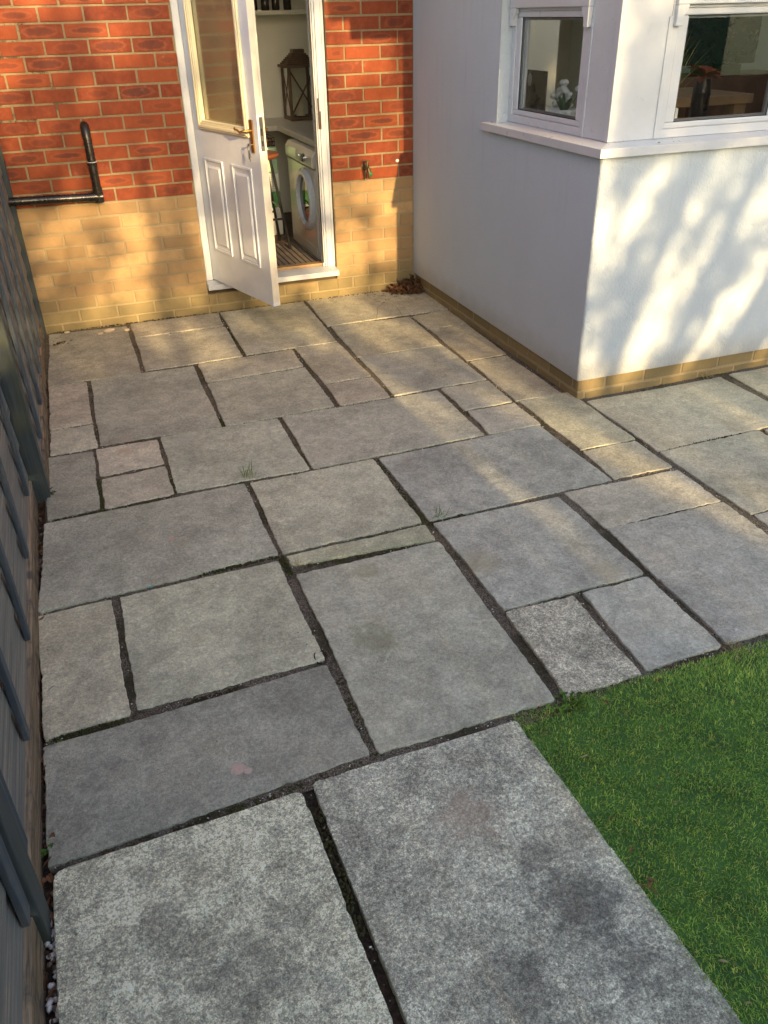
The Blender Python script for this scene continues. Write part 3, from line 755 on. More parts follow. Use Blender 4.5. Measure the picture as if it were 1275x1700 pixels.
mossline((-1.856, -3.95), (-1.852, -4.3), .010, 90, .006); mossline((-1.105, -2.30), (-1.105, -2.84), .008, 80, .006); mossline((-2.2, -3.90), (-1.7, -3.868), .010, 100, .006)
mossline((-2.42, -2.075), (-2.432, -2.10), .010, 60, .012); mossline((-1.66, -1.62), (-1.655, -1.72), .009, 40); mossline((0.1, -2.70), (.5, -2.70), .005, 50)
mossline((-1.37, -0.3), (-1.37, -0.85), .007, 60, .005); mossline((-1.1, -2.87), (-0.95, -2.862), .006, 30); mossline((-1.6, -2.965), (-1.2, -2.99), .006, 50, .006)
tag(mb.build('moss', M['moss'], smooth=True), 'green and brown moss growing in the slab joints', 'moss', kind='stuff')

# ================================================================ HOUSE
house = empty('house', (0, 0.3, 0)); tag(house, 'red and buff brick house with a white rendered bay and a part open back door', 'house')
ZB, CR = 0.721, 0.075
def brick(mb, u0, u1, z0, z1, M_, mi, r, jut=0.0, depth=0.03, j=0.0012):
    """one brick on wall frame M_: (u, out, z) -> world"""
    u0 += r.uniform(-j, j); u1 += r.uniform(-j, j); z0 += r.uniform(-j, j); z1 += r.uniform(-j, j); f = r.uniform(-.0012, .0012) + jut
    c = 0.003
    L = [(u0 + c, f, z0 + c), (u1 - c, f, z0 + c), (u1 - c, f, z1 - c), (u0 + c, f, z1 - c),
         (u0, f - .004, z0), (u1, f - .004, z0), (u1, f - .004, z1), (u0, f - .004, z1),
         (u0, -depth, z0), (u1, -depth, z0), (u1, -depth, z1), (u0, -depth, z1)]
    fs = [(0, 1, 2, 3)]
    for k in range(4):
        q = (k + 1) % 4; fs += [(k, 4 + k, 4 + q, q), (4 + k, 8 + k, 8 + q, 4 + q)]
    mb.add([M_(*p) for p in L], fs, mi)
    um, zm = (u0 + u1) / 2, (z0 + z1) / 2; hu, hz = (u1 - u0) / 2, (z1 - z0) / 2
    mb.at.setdefault('bc', []).extend([((p[0] - um) / hu, (p[2] - zm) / hz, 0) for p in L])
    rv = (r.random(), r.random(), r.random()); mb.at.setdefault('rn', []).extend([rv] * 12)

def pad(mb):   # keep point attributes in step after plain boxes
    n = len(mb.v)
    for k in ('bc', 'rn'): mb.at.setdefault(k, []); mb.at[k].extend([(0.9, 0.9, 0.2)] * (n - len(mb.at[k])))

wall = MB(); r = random.Random(12)
Mf = lambda u, d, z: (u, -d, z)
J = 0.010
def courses(ua, ub, n0, n1, ph_even, ph_odd):
    for n in range(n0, n1):
        z0 = ZB + CR * n + J / 2; z1 = z0 + CR - J
        if n < -9: z0, z1 = -0.05, ZB + CR * -9 - J / 2
        ph = ph_odd if n % 2 else ph_even
        k = math.floor((ua - ph) / .225) - 1
        while True:
            a = ph + k * .225 + J / 2; b = a + .225 - J; k += 1
            if a > ub: break
            a2, b2 = max(a, ua), min(b, ub)
            if b2 - a2 < 0.012: continue
            brick(wall, a2, b2, z0, z1, Mf, 0 if n >= 0 else 1, r, jut=0.0)
DX0, DX1 = -1.412, -0.546       # door opening
courses(-4.0, DX0, -10, 26, -0.517, -0.4045)
courses(DX1, -0.002, -10, 26, -0.325, -0.437)
courses(DX0, DX1, -10, -8, -0.517, -0.46)     # below the door sill
courses(DX0, DX1, 20, 26, -0.517, -0.4045)
MR = 0.0045
for (a, b, z0, z1) in ((-4.0, DX0, -0.1, 2.665), (DX1, 0.02, -0.1, 2.665), (DX0, DX1, -0.1, 0.118), (DX0, DX1, 2.226, 2.665)):
    wall.box(a, b, MR, 0.14, z0, z1, 2)
pad(wall)
wall.build('brick_wall', [M['red'], M['buff'], M['mortar']], house, org=(-1, 0, 0))
MB().box(-4.0, 3.4, 0.0, 0.14, 2.67, 5.2).build('upper_wall', plain('upper_brick', lin(150, 74, 48), 0.85, var=0.15), house)
mb = MB(); mb.prism([(-0.5, 5.1), (-0.5, 5.22), (3.5, 7.6), (7.5, 5.2), (7.5, 5.1)], 'x', -4.3, 3.8); mb.build('roof', M['roof'], house)

# rendered bay
L_ = -2.11
mb = MB()
ch = .006
mb.prism([(ch * .3, L_ + ch), (ch, L_ + ch * .3), (ch * 2.2, L_), (3.2, L_), (3.2, L_ + .16), (.16, L_ + .16), (.16, -1.137), (0, -1.137), (0, L_ + ch * 2.2)], 'z', .10, 1.10); mb.box(3.04, 3.2, L_ + 0.16, 0.0, 0.1, 2.1)
mb.box(0, 0.16, -1.137, 0.0, 0.10, 2.1); mb.box(1.62, 3.04, L_, L_ + 0.16, 1.10, 2.1)
mb.build('rendered_wall', M['render'], house)
pl = MB(); r = random.Random(4)
for (Mx, u0, u1, ph) in ((lambda u, d, z: (0.018 - d, u, z), L_ + 0.0185, -0.002, 0.1), (lambda u, d, z: (u, L_ + 0.018 - d, z), 0.0185, 3.2, 0.06)):
    for n, (z0, z1) in enumerate(((-0.06, 0.027), (0.037, 0.099))):
        k = math.floor((u0 - ph) / .225) - 1
        while True:
            a = ph + k * .225 + (.1125 if n else 0) + J / 2; b = a + .225 - J; k += 1
            if a > u1: break
            a2, b2 = max(a, u0), min(b, u1)
            if b2 - a2 > 0.02: brick(pl, a2, b2, z0, z1, Mx, 0, r, depth=.02)
pl.box(0.021, 0.16, L_ + 0.021, 0.0, -0.08, 0.0985, 1); pl.box(0.16, 3.2, L_ + 0.021, L_ + 0.16, -0.08, 0.0985, 1); pad(pl)
pl.build('brick_plinth', [M['buff'], M['mortar']], house)
def roofring(mb, x0, x1, y0, y1, z0, z1):      # flat roof ring; unseen hole added to brighten the bay room
    a, b, c_, d_ = .45, 2.85, -1.65, -.25
    mb.box(x0, a, y0, y1, z0, z1); mb.box(b, x1, y0, y1, z0, z1); mb.box(a, b, y0, c_, z0, z1); mb.box(a, b, d_, y1, z0, z1)
mb = MB(); roofring(mb, -0.26, 3.5, L_ - 0.27, 0.0, 2.13, 2.25); mb.build('soffit', M['upvc'], house)
mb = MB(); roofring(mb, -0.38, 3.6, L_ - 0.38, -.002, 2.253, 2.34); mb.build('bay_roof', M['roof'], house); MB().box(.40, 2.90, -1.70, -.20, 2.3405, 2.350).build('added_rooflight', M['glass'], house)  # glass over the added opening, out of view

# sill
mb = MB()
SZ = 1.1
def sillrun(axis):
    prof = [(-0.032, SZ), (-0.032, SZ + .036), (0.062, SZ + .046), (0.10, SZ + .046), (0.10, SZ)]
    if axis == 'x':  # along y, profile in x
        c = L_  # mitred corner
        vs = [(p[0], -1.02, p[1]) for p in prof] + [(p[0], c + p[0], p[1]) for p in prof]
    else:
        vs = [(p[0], L_ + p[0], p[1]) for p in prof] + [(1.70, L_ + p[0], p[1]) for p in prof]
    n = len(prof); return vs, [tuple(range(n)), tuple(range(n, 2 * n))[::-1]] + [(i, (i + 1) % n, n + (i + 1) % n, n + i)[::-1] for i in range(n)]
# cut the sill round the reveal: the piece beyond the reveal (y > -1.137) is only a nosing
vs, fs = sillrun('x'); vs = [(v[0], (-1.138 if (v[1] > -1.1 and v[0] > 0) else v[1]), v[2]) for v in vs]
mb.add(vs, fs); vs, fs = sillrun('y'); mb.add(vs, fs)
sill = mb.build('window_sill', M['upvc'], house, bevel=.0015)
for (x, y, s_) in ((-0.004, -1.09, .006), (0.27, L_ - .004, .006), (0.345, L_ - .004, .0022)):
    MB().lathe([(s_, 0), (s_ * .8, .0012)], (x, y, SZ + .0405), n=12).build('screw_cap', M['gasket'], sill)

# windows: X-plane window (left face) and Y-plane window (front)
def window(ax, a0, a1, plane, sgn, z0, z1, glassw, stile, splits, name='window', label=None):
    """ax 'x': lies in plane x=plane spanning y a0..a1, outside towards -x; ax 'y' likewise, outside towards -y"""
    def bx(mb, p0, p1, q0, q1, d0, d1):
        # d measured outward from plane
        if ax == 'x': mb.box(plane - d1, plane - d0, p0, p1, q0, q1)
        else: mb.box(p0, p1, plane - d1, plane - d0, q0, q1)
    mb = MB()
    ring = lambda mb, p0, p1, q0, q1, w_, d0, d1: (bx(mb, p0, p0 + w_, q0 + w_, q1 - w_, d0, d1), bx(mb, p1 - w_, p1, q0 + w_, q1 - w_, d0, d1), bx(mb, p0, p1, q0, q0 + w_, d0, d1), bx(mb, p0, p1, q1 - w_, q1, d0, d1))
    ring(mb, a0, a1, z0, z1, 0.035, -0.06, 0.0)
    for s_ in splits[1:-1]: bx(mb, s_ - .02, s_ + .02, z0 + .035, z1 - .035, -.06, -.001)
    bx(mb, a0 + .035, a1 - .035, 1.628, 1.668, -.06, -.002)
    fr = mb.build('frame', M['upvc'], None, bevel=.003) if False else None
    root = mb.build(name, M['upvc'], house, bevel=.002)
    if label: root['label'] = label
    zl0, zl1 = 1.206, 1.602
    for s0, s1 in zip(splits, splits[1:]):
        g0 = s0 + (stile if s0 == splits[0] else 0.055); g1 = s1 - (0.079 if s1 == splits[-1] else 0.055)
        # lower fixed light: bead ring round the glass
        m = MB(); o0, o1 = s0 + (.035 if s0 == splits[0] else .02), s1 - (.035 if s1 == splits[-1] else .02)
        bx(m, o0, g0, zl0, zl1, -.05, -.006); bx(m, g1, o1, zl0, zl1, -.05, -.006); bx(m, o0, o1, z0 + .035, zl0, -.05, -.006); bx(m, o0, o1, zl1, 1.628, -.05, -.006)
        m.build('glazing_bead', M['upvc'], root, bevel=.006, seg=2)
        m = MB(); ring(m, g0, g1, zl0, zl1, .003, -.016, -.0125); m.build('gasket', M['gasket'], root)
        m = MB(); ring(m, g0 + .001, g1 - .001, zl0 + .001, zl1 - .001, .010, -.034, -.020); m.build('spacer_bar', M['spacer'], root)
        m = MB(); bx(m, g0, g1, zl0, zl1, -.018, -.0165); m.build('pane', M['glass'], root)
        # upper opening sash stands proud, with run-through horns
        t0, t1 = s0 + .006, s1 - .006
        m = MB(); ring(m, t0 + .0, t1 - .0, 1.640, z1 - .01, .055, .0005, .022); sash = m.build('sash', M['upvc'], root, bevel=.003)
        m = MB(); bx(m, t0 + .055, t1 - .055, 1.695, z1 - .065, .006, .010); m.build('sash_pane', M['glass'], sash)
        for side in (0, 1):
            e = t0 if side == 0 else t1; k = 1 if side == 0 else -1
            poly = [(0, 1.6395), (.055, 1.6395), (.052, 1.622), (.040, 1.606), (.034, 1.592), (.032, 1.566), (0, 1.566)]
            poly = [(e + k * q[0], q[1]) for q in poly]
            m = MB()
            if ax == 'x': m.prism(poly, 'x', plane - .022, plane - .0005)
            else: m.prism(poly, 'y', plane - .022, plane - .0005)
            m.build('horn', M['upvc'], root, bevel=.002)
    return root
window('x', -1.843, -1.139, 0.06, 1, 1.147, 2.1, 0, .079, [-1.843, -1.139], label='narrow side window of the bay')
window('y', 0.300, 1.62, L_ + 0.064, 1, 1.147, 2.1, 0, .088, [0.300, 0.945, 1.62], label='wide front window of the bay')
# corner post cladding
mb = MB(); mb.box(0.060, 0.11, -2.020, -1.846, 1.147, 2.12); mb.box(0.092, 0.298, L_ + .064, L_ + .12, 1.147, 2.12); mb.box(0.054, 0.090, L_ + .058, L_ + .088, 1.147, 2.12)
mb.box(0.285, 0.306, L_ + .0585, L_ + .0635, 1.147, 1.6); mb.box(0.0545, 0.0595, -1.853, -1.838, 1.147, 1.6)
mb.build('corner_post', M['upvc'], house, bevel=.002)

# ---- door frame
mb = MB()
mb.box(-1.408, -1.366, 0.03, 0.10, 0.196, 2.21); mb.box(-0.600, -0.550, 0.03, 0.10, 0.196, 2.21); mb.box(-0.626, -0.6005, 0.055, 0.10, 0.196, 2.17)
mb.box(-0.6125, -0.6005, 0.040, 0.0545, 0.196, 2.17)
mb.box(-1.366, -0.600, 0.03, 0.10, 2.17, 2.21); mb.box(-0.566, -0.5505, 0.0235, 0.0297, 0.21, 2.2)
mb.box(-1.4075, -1.396, 0.0235, 0.0297, 0.21, 2.2)
dfm = mb.build('door_frame', M['upvc'], house, bevel=.0025)
MB().box(-0.6265, -0.6185, 0.0545, 0.0585, 0.22, 2.16).build('weather_seal', M['gasket'], dfm)
mb = MB(); mb.box(-0.609, -0.6005, 0.0365, 0.0398, 1.03, 1.20); mb.box(-0.6, -0.593, 0.0275, 0.0297, 1.03, 1.13); mb.build('strike_plate', M['darkbrass'], dfm)
mb = MB(); mb.prism([(-0.045, 0.152), (-0.045, 0.184), (0.03, 0.195), (0.14, 0.195), (0.14, 0.152)], 'x', -1.4115, -0.5465)
mb.build('door_sill', M['upvc'], house, bevel=.002)
MB().box(-1.4, -0.56, 0.075, 0.135, 0.1955, 0.214).build('threshold_strip', plain('wood_threshold', lin(150, 120, 84), 0.5, var=0.2), house, bevel=.004)
# filler below sill behind bricks is the wall itself
# ---- door leaf (hinged left, swung outward)
Hn = Vector((-1.3635, 0.0385, 0)); du = Vector((0.29, -0.957, 0)).normalized(); dn = Vector((du.y, -du.x, 0))   # outward = -x-ish
if dn.x > 0: dn = -dn
D = lambda p: Hn + du * p[0] + dn * p[1] + Vector((0, 0, p[2]))
def dbox(mb, u0, u1, w0, w1, z0, z1): mb.box(u0, u1, w0, w1, z0, z1)
Z0, Z1 = 0.203, 2.165
mb = MB(D)
g0, g1, gz0, gz1 = 0.125, 0.635, 1.125, 2.02
dbox(mb, 0, .759, -.043, 0, Z0, gz0); dbox(mb, 0, g0, -.043, 0, gz0, gz1); dbox(mb, g1, .759, -.043, 0, gz0, gz1); dbox(mb, 0, .759, -.043, 0, gz1, Z1)
door = mb.build('door', M['doorwhite'], house, bevel=0)
door['label'] = 'white half glazed door standing open outward'
mb = MB(D)
mb.box(.7592, .7602, -.043, -.0295, Z0, Z1); mb.box(.7592, .7606, -.0285, -.0012, Z0 + .02, 1.02); mb.box(.7592, .7606, -.0285, -.0012, 1.2, Z1 - .02); mb.build('door_edge', M['edgepaint'], door)
def ringuz(mb, u0, u1, z0, z1, w_, d0, d1):
    dbox(mb, u0, u0 + w_, d0, d1, z0, z1); dbox(mb, u1 - w_, u1, d0, d1, z0, z1); dbox(mb, u0 + w_, u1 - w_, d0, d1, z0, z0 + w_); dbox(mb, u0 + w_, u1 - w_, d0, d1, z1 - w_, z1)
mb = MB(D); ringuz(mb, .088, .672, 1.086, 2.06, .037, .0003, .013); ringuz(mb, .098, .662, 1.096, 2.05, .016, .0133, .019)
ringuz(mb, .1245, .6355, 1.1235, 2.0215, .010, -.014, .0085)
mb.build('glazing_moulding', M['cream'], door, bevel=.004)
mb = MB(D); dbox(mb, g0, g1, -.024, -.016, gz0, gz1); mb.build('pane', M['privacy'], door)
for (u0, u1) in ((.094, .318), (.430, .654)):
    z0, z1 = .402, .932
    mb = MB(D); ringuz(mb, u0, u1, z0, z1, .013, .0003, .007)
    ringuz(mb, u0 + .018, u1 - .018, z0 + .018, z1 - .018, .006, .0003, .003)
    # raised field with sloped edge
    a, b, c, d = u0 + .038, u1 - .038, z0 + .038, z1 - .038; e = .012
    vs = [(a, .0002, c), (b, .0002, c), (b, .0002, d), (a, .0002, d), (a + e, .0075, c + e), (b - e, .0075, c + e), (b - e, .0075, d - e), (a + e, .0075, d - e)]
    mb.add(vs, [(4, 5, 6, 7)[::-1], (0, 1, 5, 4)[::-1], (1, 2, 6, 5)[::-1], (2, 3, 7, 6)[::-1], (3, 0, 4, 7)[::-1]])
    mb.build('door_panel', M['doorwhite'], door, bevel=.002)
# handles
mb = MB(D); mb.prism([(u, z) for u, z in ((.684, 1.016), (.716, 1.016), (.716, 1.174), (.684, 1.174))], 'y', .0003, .008)
hp = mb.build('handle_plate', M['brass'], door, bevel=.002)
mb = MB(D); pts = [(.700, .008, 1.122), (.700, .040, 1.122), (.694, .049, 1.122), (.675, .050, 1.119), (.655, .050, 1.113), (.640, .050, 1.118), (.622, .050, 1.125), (.605, .050, 1.122), (.596, .049, 1.130)]
mb.tube(pts, [.009, .0075, .007, .006, .006, .0055, .005, .005, .006], 10); smooth_angle(mb.build('handle', M['brass'], door))
mb = MB(D); dbox(mb, .690, .712, -.0505, -.0433, 1.02, 1.17); mb.tube([(.700, -.05, 1.122), (.700, -.088, 1.122), (.672, -.093, 1.12), (.600, -.093, 1.118)], .008, 10); smooth_angle(mb.build('handle', M['brass'], door))
mb = MB(D); dbox(mb, .7595, .7615, -.033, -.0105, 1.026, 1.188); mb.build('lock_plate', M['steel'], door, bevel=.0008)
mb = MB(D); dbox(mb, .7613, .7617, -.026, -.017, 1.10, 1.135); mb.build('latch_hole', M['gasket'], door); mb = MB(D); dbox(mb, .7613, .7617, -.026, -.017, 1.05, 1.075); mb.build('latch_hole', M['gasket'], door)
for (z0, z1) in ((1.10, 1.216), (.362, .48), (1.9, 2.0)):
    mb = MB(D); mb.tube([(-.004, .004, z0), (-.004, .004, z1)], .0065, 10); mb.box(-.014, .0, -.001, .0025, z0, z1); mb.build('hinge', M['copper'], door)
# keys
mb = MB(D); mb.tube([(.700, .008, 1.055), (.700, .030, 1.055)], .004, 8)
ringp = [(.699 + .002 * math.sin(t * .5), .032, 1.040 + .016 * math.cos(t)) for t in [0]]
mb.tube([(.700 + .015 * math.sin(t / 12 * 6.283), .031, 1.042 + .015 * math.cos(t / 12 * 6.283)) for t in range(13)], .0012, 6, cap=False)
mb.box(.692, .708, .028, .031, 1.050, 1.062)
mb.tube([(.698, .031, 1.027), (.693, .030, .985)], .003, 6); mb.tube([(.703, .032, 1.027), (.707, .032, .975)], .0022, 6); mb.tube([(.706, .032, 1.03), (.716, .030, .995)], .0025, 6)
tag(mb.build('key_bunch', M['steel']), 'bunch of keys hanging from the lock of the white door', 'keys')

# ---- rooms
mb = MB(); mb.box(-1.75, 0.10, 0.141, 2.05, 0.10, 0.18); mb.build('room_floor', M['floorin'], house)
mb = MB(); mb.box(-1.85, 0.20, 1.93, 2.05, 0.18, 2.4); mb.box(-1.85, -1.75, 0.141, 1.93, 0.18, 2.4); mb.box(0.02, 0.14, 0.141, 1.93, 0.18, 2.4)
mb.build('room_wall', M['wallin'], house)
MB().box(-1.85, 0.20, 0.141, 2.05, 2.4, 2.5).build('room_ceiling', M['ceil'], house)
sh = MB(); sh.box(-1.2, 0.02, 1.70, 1.929, 1.632, 1.660); sh.build('shelf', M['wallin'], house, bevel=.002)
mb = MB(); mb.box(0.161, 3.04, L_ + .161, 3.4, .1, .18); mb.build('bay_floor', M['floorin'], house)
mb = MB(); mb.box(0.18, 0.30, 0.0, 3.4, .18, 2.4); mb.box(1.9, 3.2, 3.3, 3.4, .18, 2.4); mb.box(3.1, 3.2, 0, 3.3, .18, 2.4)  # far wall stops short: unseen gap added to let daylight in
mb.box(0.30, 1.00, 0.0, .12, .18, 2.4)
mb.build('bay_room_wall', M['wallin'], house)
mb = MB(); roofring(mb, .16, 3.2, L_ + .16, 3.4, 2.105, 2.128); mb.build('bay_ceiling', M['ceil'], house)
mb = MB(); mb.box(.112, .36, L_ + .162, -0.01, 1.118, 1.146); mb.box(.361, 1.62, L_ + .162, L_ + .36, 1.118, 1.146); mb.build('inner_sill', M['upvc'], house, bevel=.003)

# ================================================================ THINGS AT THE WALL
# drain pipe
py = -0.042
mb = MB(); r_ = .0235
v = [(-1.968, 0.03, 1.135), (-1.968, -0.01, 1.128), (-1.968, -.034, 1.105), (-1.967, py, 1.07), (-1.965, py, 0.80)]
mb.tube(v, [r_, r_ * 1.06, r_ * 1.08, r_, r_], 16)
mb.tube([(-1.9655, py, .925), (-1.9655, py, .945)], r_ * 1.10, 16)
dp = mb.build('drain_pipe', M['pipe']); smooth_angle(dp); tag(dp, 'black plastic waste pipe bent in an L shape on the brick wall', 'pipe')
mb = MB(); mb.tube([(-1.9645, py, .815), (-1.964, py, .762), (-1.964, py, .735)], r_ * 1.13, 16); mb.tube([(-1.94, py, .763), (-2.02, py, .764)], r_ * 1.13, 16); e_ = mb.build('elbow', M['pipe'], dp); smooth_angle(e_)
mb = MB(); mb.tube([(-2.0, py, .764), (-2.9, py, .785)], r_, 16); h_ = mb.build('horizontal_run', M['pipe'], dp); smooth_angle(h_)
mb = MB(); mb.tube([(-1.966, py, .947), (-1.966, py, .9505)], r_ * 1.115, 16); mb.build('joint_ring', M['grey'], dp)

# garden tap
t_ = empty('garden_tap', (-.335, 0, .80)); tag(t_, 'small weathered garden tap with green hose fitting on the brick wall', 'tap')
mb = MB(); mb.tube([(-.335, .0, .800), (-.335, -.055, .800), (-.333, -.078, .795), (-.331, -.084, .770), (-.331, -.084, .745)], [.011, .012, .013, .010, .008], 12)
mb.lathe([(.021, 0), (.021, .004)], (-.335, -.004, .80), 'y', 16); mb.lathe([(.012, 0), (.014, .01), (.008, .02), (.006, .038)], (-.335, -.058, .805)); smooth_angle(mb.build('spout', M['copper'], t_))
mb = MB(); mb.box(-.365, -.305, -.063, -.053, .842, .848); mb.build('handle', M['copper'], t_, bevel=.003)
mb = MB(); mb.lathe([(.010, 0), (.012, .004), (.012, .018), (.009, .024)], (-.322, -.082, .757)); mb.tube([(-.322, -.082, .76), (-.318, -.075, .79)], .004); smooth_angle(mb.build('hose_fitting', M['green'], t_))
mb = MB(); blob(mb, -.112, -.004, .823, .012, .007, .010, 0, 3); tag(mb.build('filler_patch', M['peb'], smooth=True), 'small white filler blob on the brickwork right of the tap', 'filler')

# ================================================================ UTILITY ROOM CONTENTS
wt = empty('worktop', (-.3, 1.2, .88)); tag(wt, 'pale L shaped worktop over the washing machine', 'worktop')
MB().box(-.545, 0.015, 0.20, 1.398, .882, .92).build('long_run', M['worktop'], wt, bevel=.004)
MB().box(-1.74, 0.015, 1.4005, 1.925, .882, .92).build('back_run', M['worktop'], wt, bevel=.004)

wm = empty('washing_machine', (-.3, .6, .18)); tag(wm, 'cream front loading washing machine with grey door ring', 'washing machine')
MB().box(-.60, -.02, .24, .93, .19, .765).build('body', M['appliance'], wm, bevel=.008)
MB().prism([(-.60, .772), (-.613, .780), (-.613, .84), (-.585, .876), (-.02, .876), (-.02, .772)], 'y', .24, .93).build('control_panel', M['appliance'], wm, bevel=.006)
MB().box(-.6165, -.6135, .62, .86, .80, .855).build('drawer', plain('drawer_enamel', lin(214, 210, 196), .2), wm, bevel=.003)
MB().lathe([(.026, 0), (.026, -.012), (.020, -.020)], (-.613, .42, .822), 'x', 24).build('dial', M['chrome'], wm)
for yy in (.50, .545): MB().lathe([(.006, 0), (.005, -.005)], (-.613, yy, .822), 'x', 12).build('button', M['chrome'], wm)
mb = MB(); R0, R1 = .150, .20
mb.lathe([(R1, 0), (R1, -.02), (R1 - .015, -.036), (R0 + .01, -.036), (R0, -.02), (R0, 0)], (-.601, .44, .555), 'x', 48)
rg = mb.build('door_ring', M['ring'], wm); smooth_angle(rg)
mb = MB(); mb.lathe([(.151, -.010), (.12, -.013), (.06, -.015), (.001, -.016)], (-.603, .44, .555), 'x', 48); smooth_angle(mb.build('porthole', M['darkglass'], wm))
MB().box(-.604, -.6005, .26, .91, .195, .265).build('kick_panel', M['appliance'], wm, bevel=.002)

la = empty('lantern', (-.27, 1.72, .92)); tag(la, 'brown wooden lantern with crossed bars standing on the worktop', 'lantern')
lx0, lx1, ly0, ly1 = -.372, -.172, 1.60, 1.80
MB().box(lx0 - .012, lx1 + .012, ly0 - .012, ly1 + .012, .9205, .945).build('base', M['lantern'], la, bevel=.003)
for (x, y) in ((lx0, ly0), (lx1, ly0), (lx0, ly1), (lx1, ly1)): MB().box(x - .011, x + .011, y - .011, y + .011, .9455, 1.285).build('corner_bar', M['lantern'], la, bevel=.002)
mb = MB()
def xbar(a, b):
    mb.tube([a, b], .007, 4)
for (p, q) in (((lx0, ly0), (lx1, ly0)), ((lx0, ly0), (lx0, ly1)), ((lx1, ly0), (lx1, ly1))):
    xbar((p[0], p[1], .955), (q[0], q[1], 1.275)); xbar((p[0], p[1], 1.275), (q[0], q[1], .955))
mb.build('crossed_bars', M['lantern'], la)
mb = MB(); ex, ey = (lx0 + lx1) / 2, (ly0 + ly1) / 2
mb.box(lx0 - .03, lx1 + .03, ly0 - .03, ly1 + .03, 1.2855, 1.303)
n_ = 6
for k in range(n_):
    a = .112 - k * .011; z = 1.304 + k * .0125; mb.box(ex - a, ex + a, ey - a, ey + a, z, z + .0118)
mb.box(ex - .045, ex + .045, ey - .045, ey + .045, 1.38, 1.405); mb.build('roof', M['lantern'], la, bevel=.002)
MB().lathe([(.035, 0), (.035, .13), (.03, .135)], (ex, ey, .9465)).build('candle', M['candle'], la)
mb = MB(); mb.box(lx0, lx1, ly0 + .002, ly0 + .004, .95, 1.28); mb.box(lx0 - .002, lx0 + .002, ly0, ly1, .95, 1.28); mb.build('pane', M['glass'], la)

st = empty('bar_stool', (-.86, .78, .18)); tag(st, 'bar stool with round brown seat and thin black legs', 'stool')
smooth_angle(MB().lathe([(.10, 0), (.15, .004), (.165, .02), (.16, .036), (.12, .040)], (-.865, .78, .785), n=36).build('seat', M['seat'], st))
feet = []
for a in (-.78, .78, 2.36, 3.93):
    tp = (-.865 + math.cos(a) * .12, .78 + math.sin(a) * .12, .79); bt = (-.865 + math.cos(a) * .23, .78 + math.sin(a) * .23, .184); feet.append((tp, bt)); MB().tube([tp, bt], .010, 8).build('leg', M['black'], st)
for h, n in ((.40, 'foot_rest'), (.47, 'foot_rest')):
    t = (.79 - h) / (.79 - .184); q = [Vector(a).lerp(Vector(b), t) for a, b in feet]
    sel = ((0, 1), (2, 3)) if h > .45 else ((1, 2), (3, 0))
    for i_, j_ in sel: MB().tube([q[i_], q[j_]], .008, 8).build(n, M['black'], st)

pk = empty('detergent_pack', (-.78, 1.2, .18)); tag(pk, 'tall green and white plastic pack behind the bar stool', 'pack')
x0, x1, y0, y1 = -.92, -.625, 1.12, 1.33
MB().box(x0, x1, y0, y1, .63, .81).build('green_top', M['pack_p'], pk, bevel=.02)
MB().box(x0 + .003, x1 - .003, y0 + .003, y1, .50, .6295).build('label_band', M['pack_w'], pk, bevel=.004)
MB().box(x0 + .001, x1 - .001, y0 + .001, y1, .385, .4995).build('green_band', M['pack_g'], pk, bevel=.004)
MB().box(x0, x1, y0, y1, .183, .3845).build('lower_band', M['pack_w'], pk, bevel=.01)
mb = MB()
for z in (.60, .585, .57, .535, .52): mb.box(x1 - .12, x1 - .02, y0 + .001, y0 + .0028, z, z + .004)
mb.box(x1 - .05, x1 - .035, y0 + .001, y0 + .0026, .535, .565); mb.build('small_print', M['grey'], pk)
bx_ = MB().box(-.86, -.735, .98, 1.08, .182, .35).build('cardboard_box', M['orange'], bevel=.003); tag(bx_, 'small orange cardboard box on the floor behind the bar stool', 'box')
bk = empty('wire_basket', (-.78, 1.2, .81)); tag(bk, 'dark wire basket sitting on top of the green pack', 'basket')
mb = MB()
for z in (.816, .842, .868):
    mb.tube([(-.92, 1.125, z), (-.64, 1.125, z), (-.64, 1.33, z), (-.92, 1.33, z), (-.92, 1.125, z)], .0035, 6)
for k in range(15): mb.tube([(-.92 + k * .02, 1.125, .816), (-.92 + k * .02, 1.125, .868)], .002, 5)
mb.build('wire', M['black'], bk); MB().box(-.915, -.645, 1.135, 1.32, .82, .862).build('contents', M['darkwood'], bk, bevel=.01)

mt = MB(); 
for k in range(20):
    x = -1.34 + k * .038; mt.box(x, x + .030, .20, .82, .1815, .190)
mo = empty('door_mat', (-.97, .5, .18)); tag(mo, 'ribbed grey and brown mat just inside the open door', 'mat')
MB().box(-1.36, -.60, .18, .84, .1805, .1845).build('backing', plain('mat_backing', lin(44, 36, 30), .9), mo)
mt.v = [Vector((p.x, p.y, p.z + .003)) for p in mt.v]
mt.build('ribs', plain('mat_ribs', lin(112, 100, 90), .9, var=.25), mo, bevel=.002)
# bottles on the shelf
for k in range(9):
    x = -.98 + k * .085; h = .16 + .03 * ((k * 7) % 3)
    b = MB().lathe([(.028, 0), (.030, .01), (.030, h * .6), (.012, h * .75), (.011, h)], (x, 1.79 + .02 * (k % 2), 1.661), n=16).build('bottle', M['bottle']); smooth_angle(b)
    tag(b, ['leftmost', 'second from left', 'third from left', 'fourth from left', 'middle', 'fourth from right', 'third from right', 'second from right', 'rightmost'][k] + ' dark glass bottle in the row on the high shelf', 'bottle', 'bottles on the high shelf')

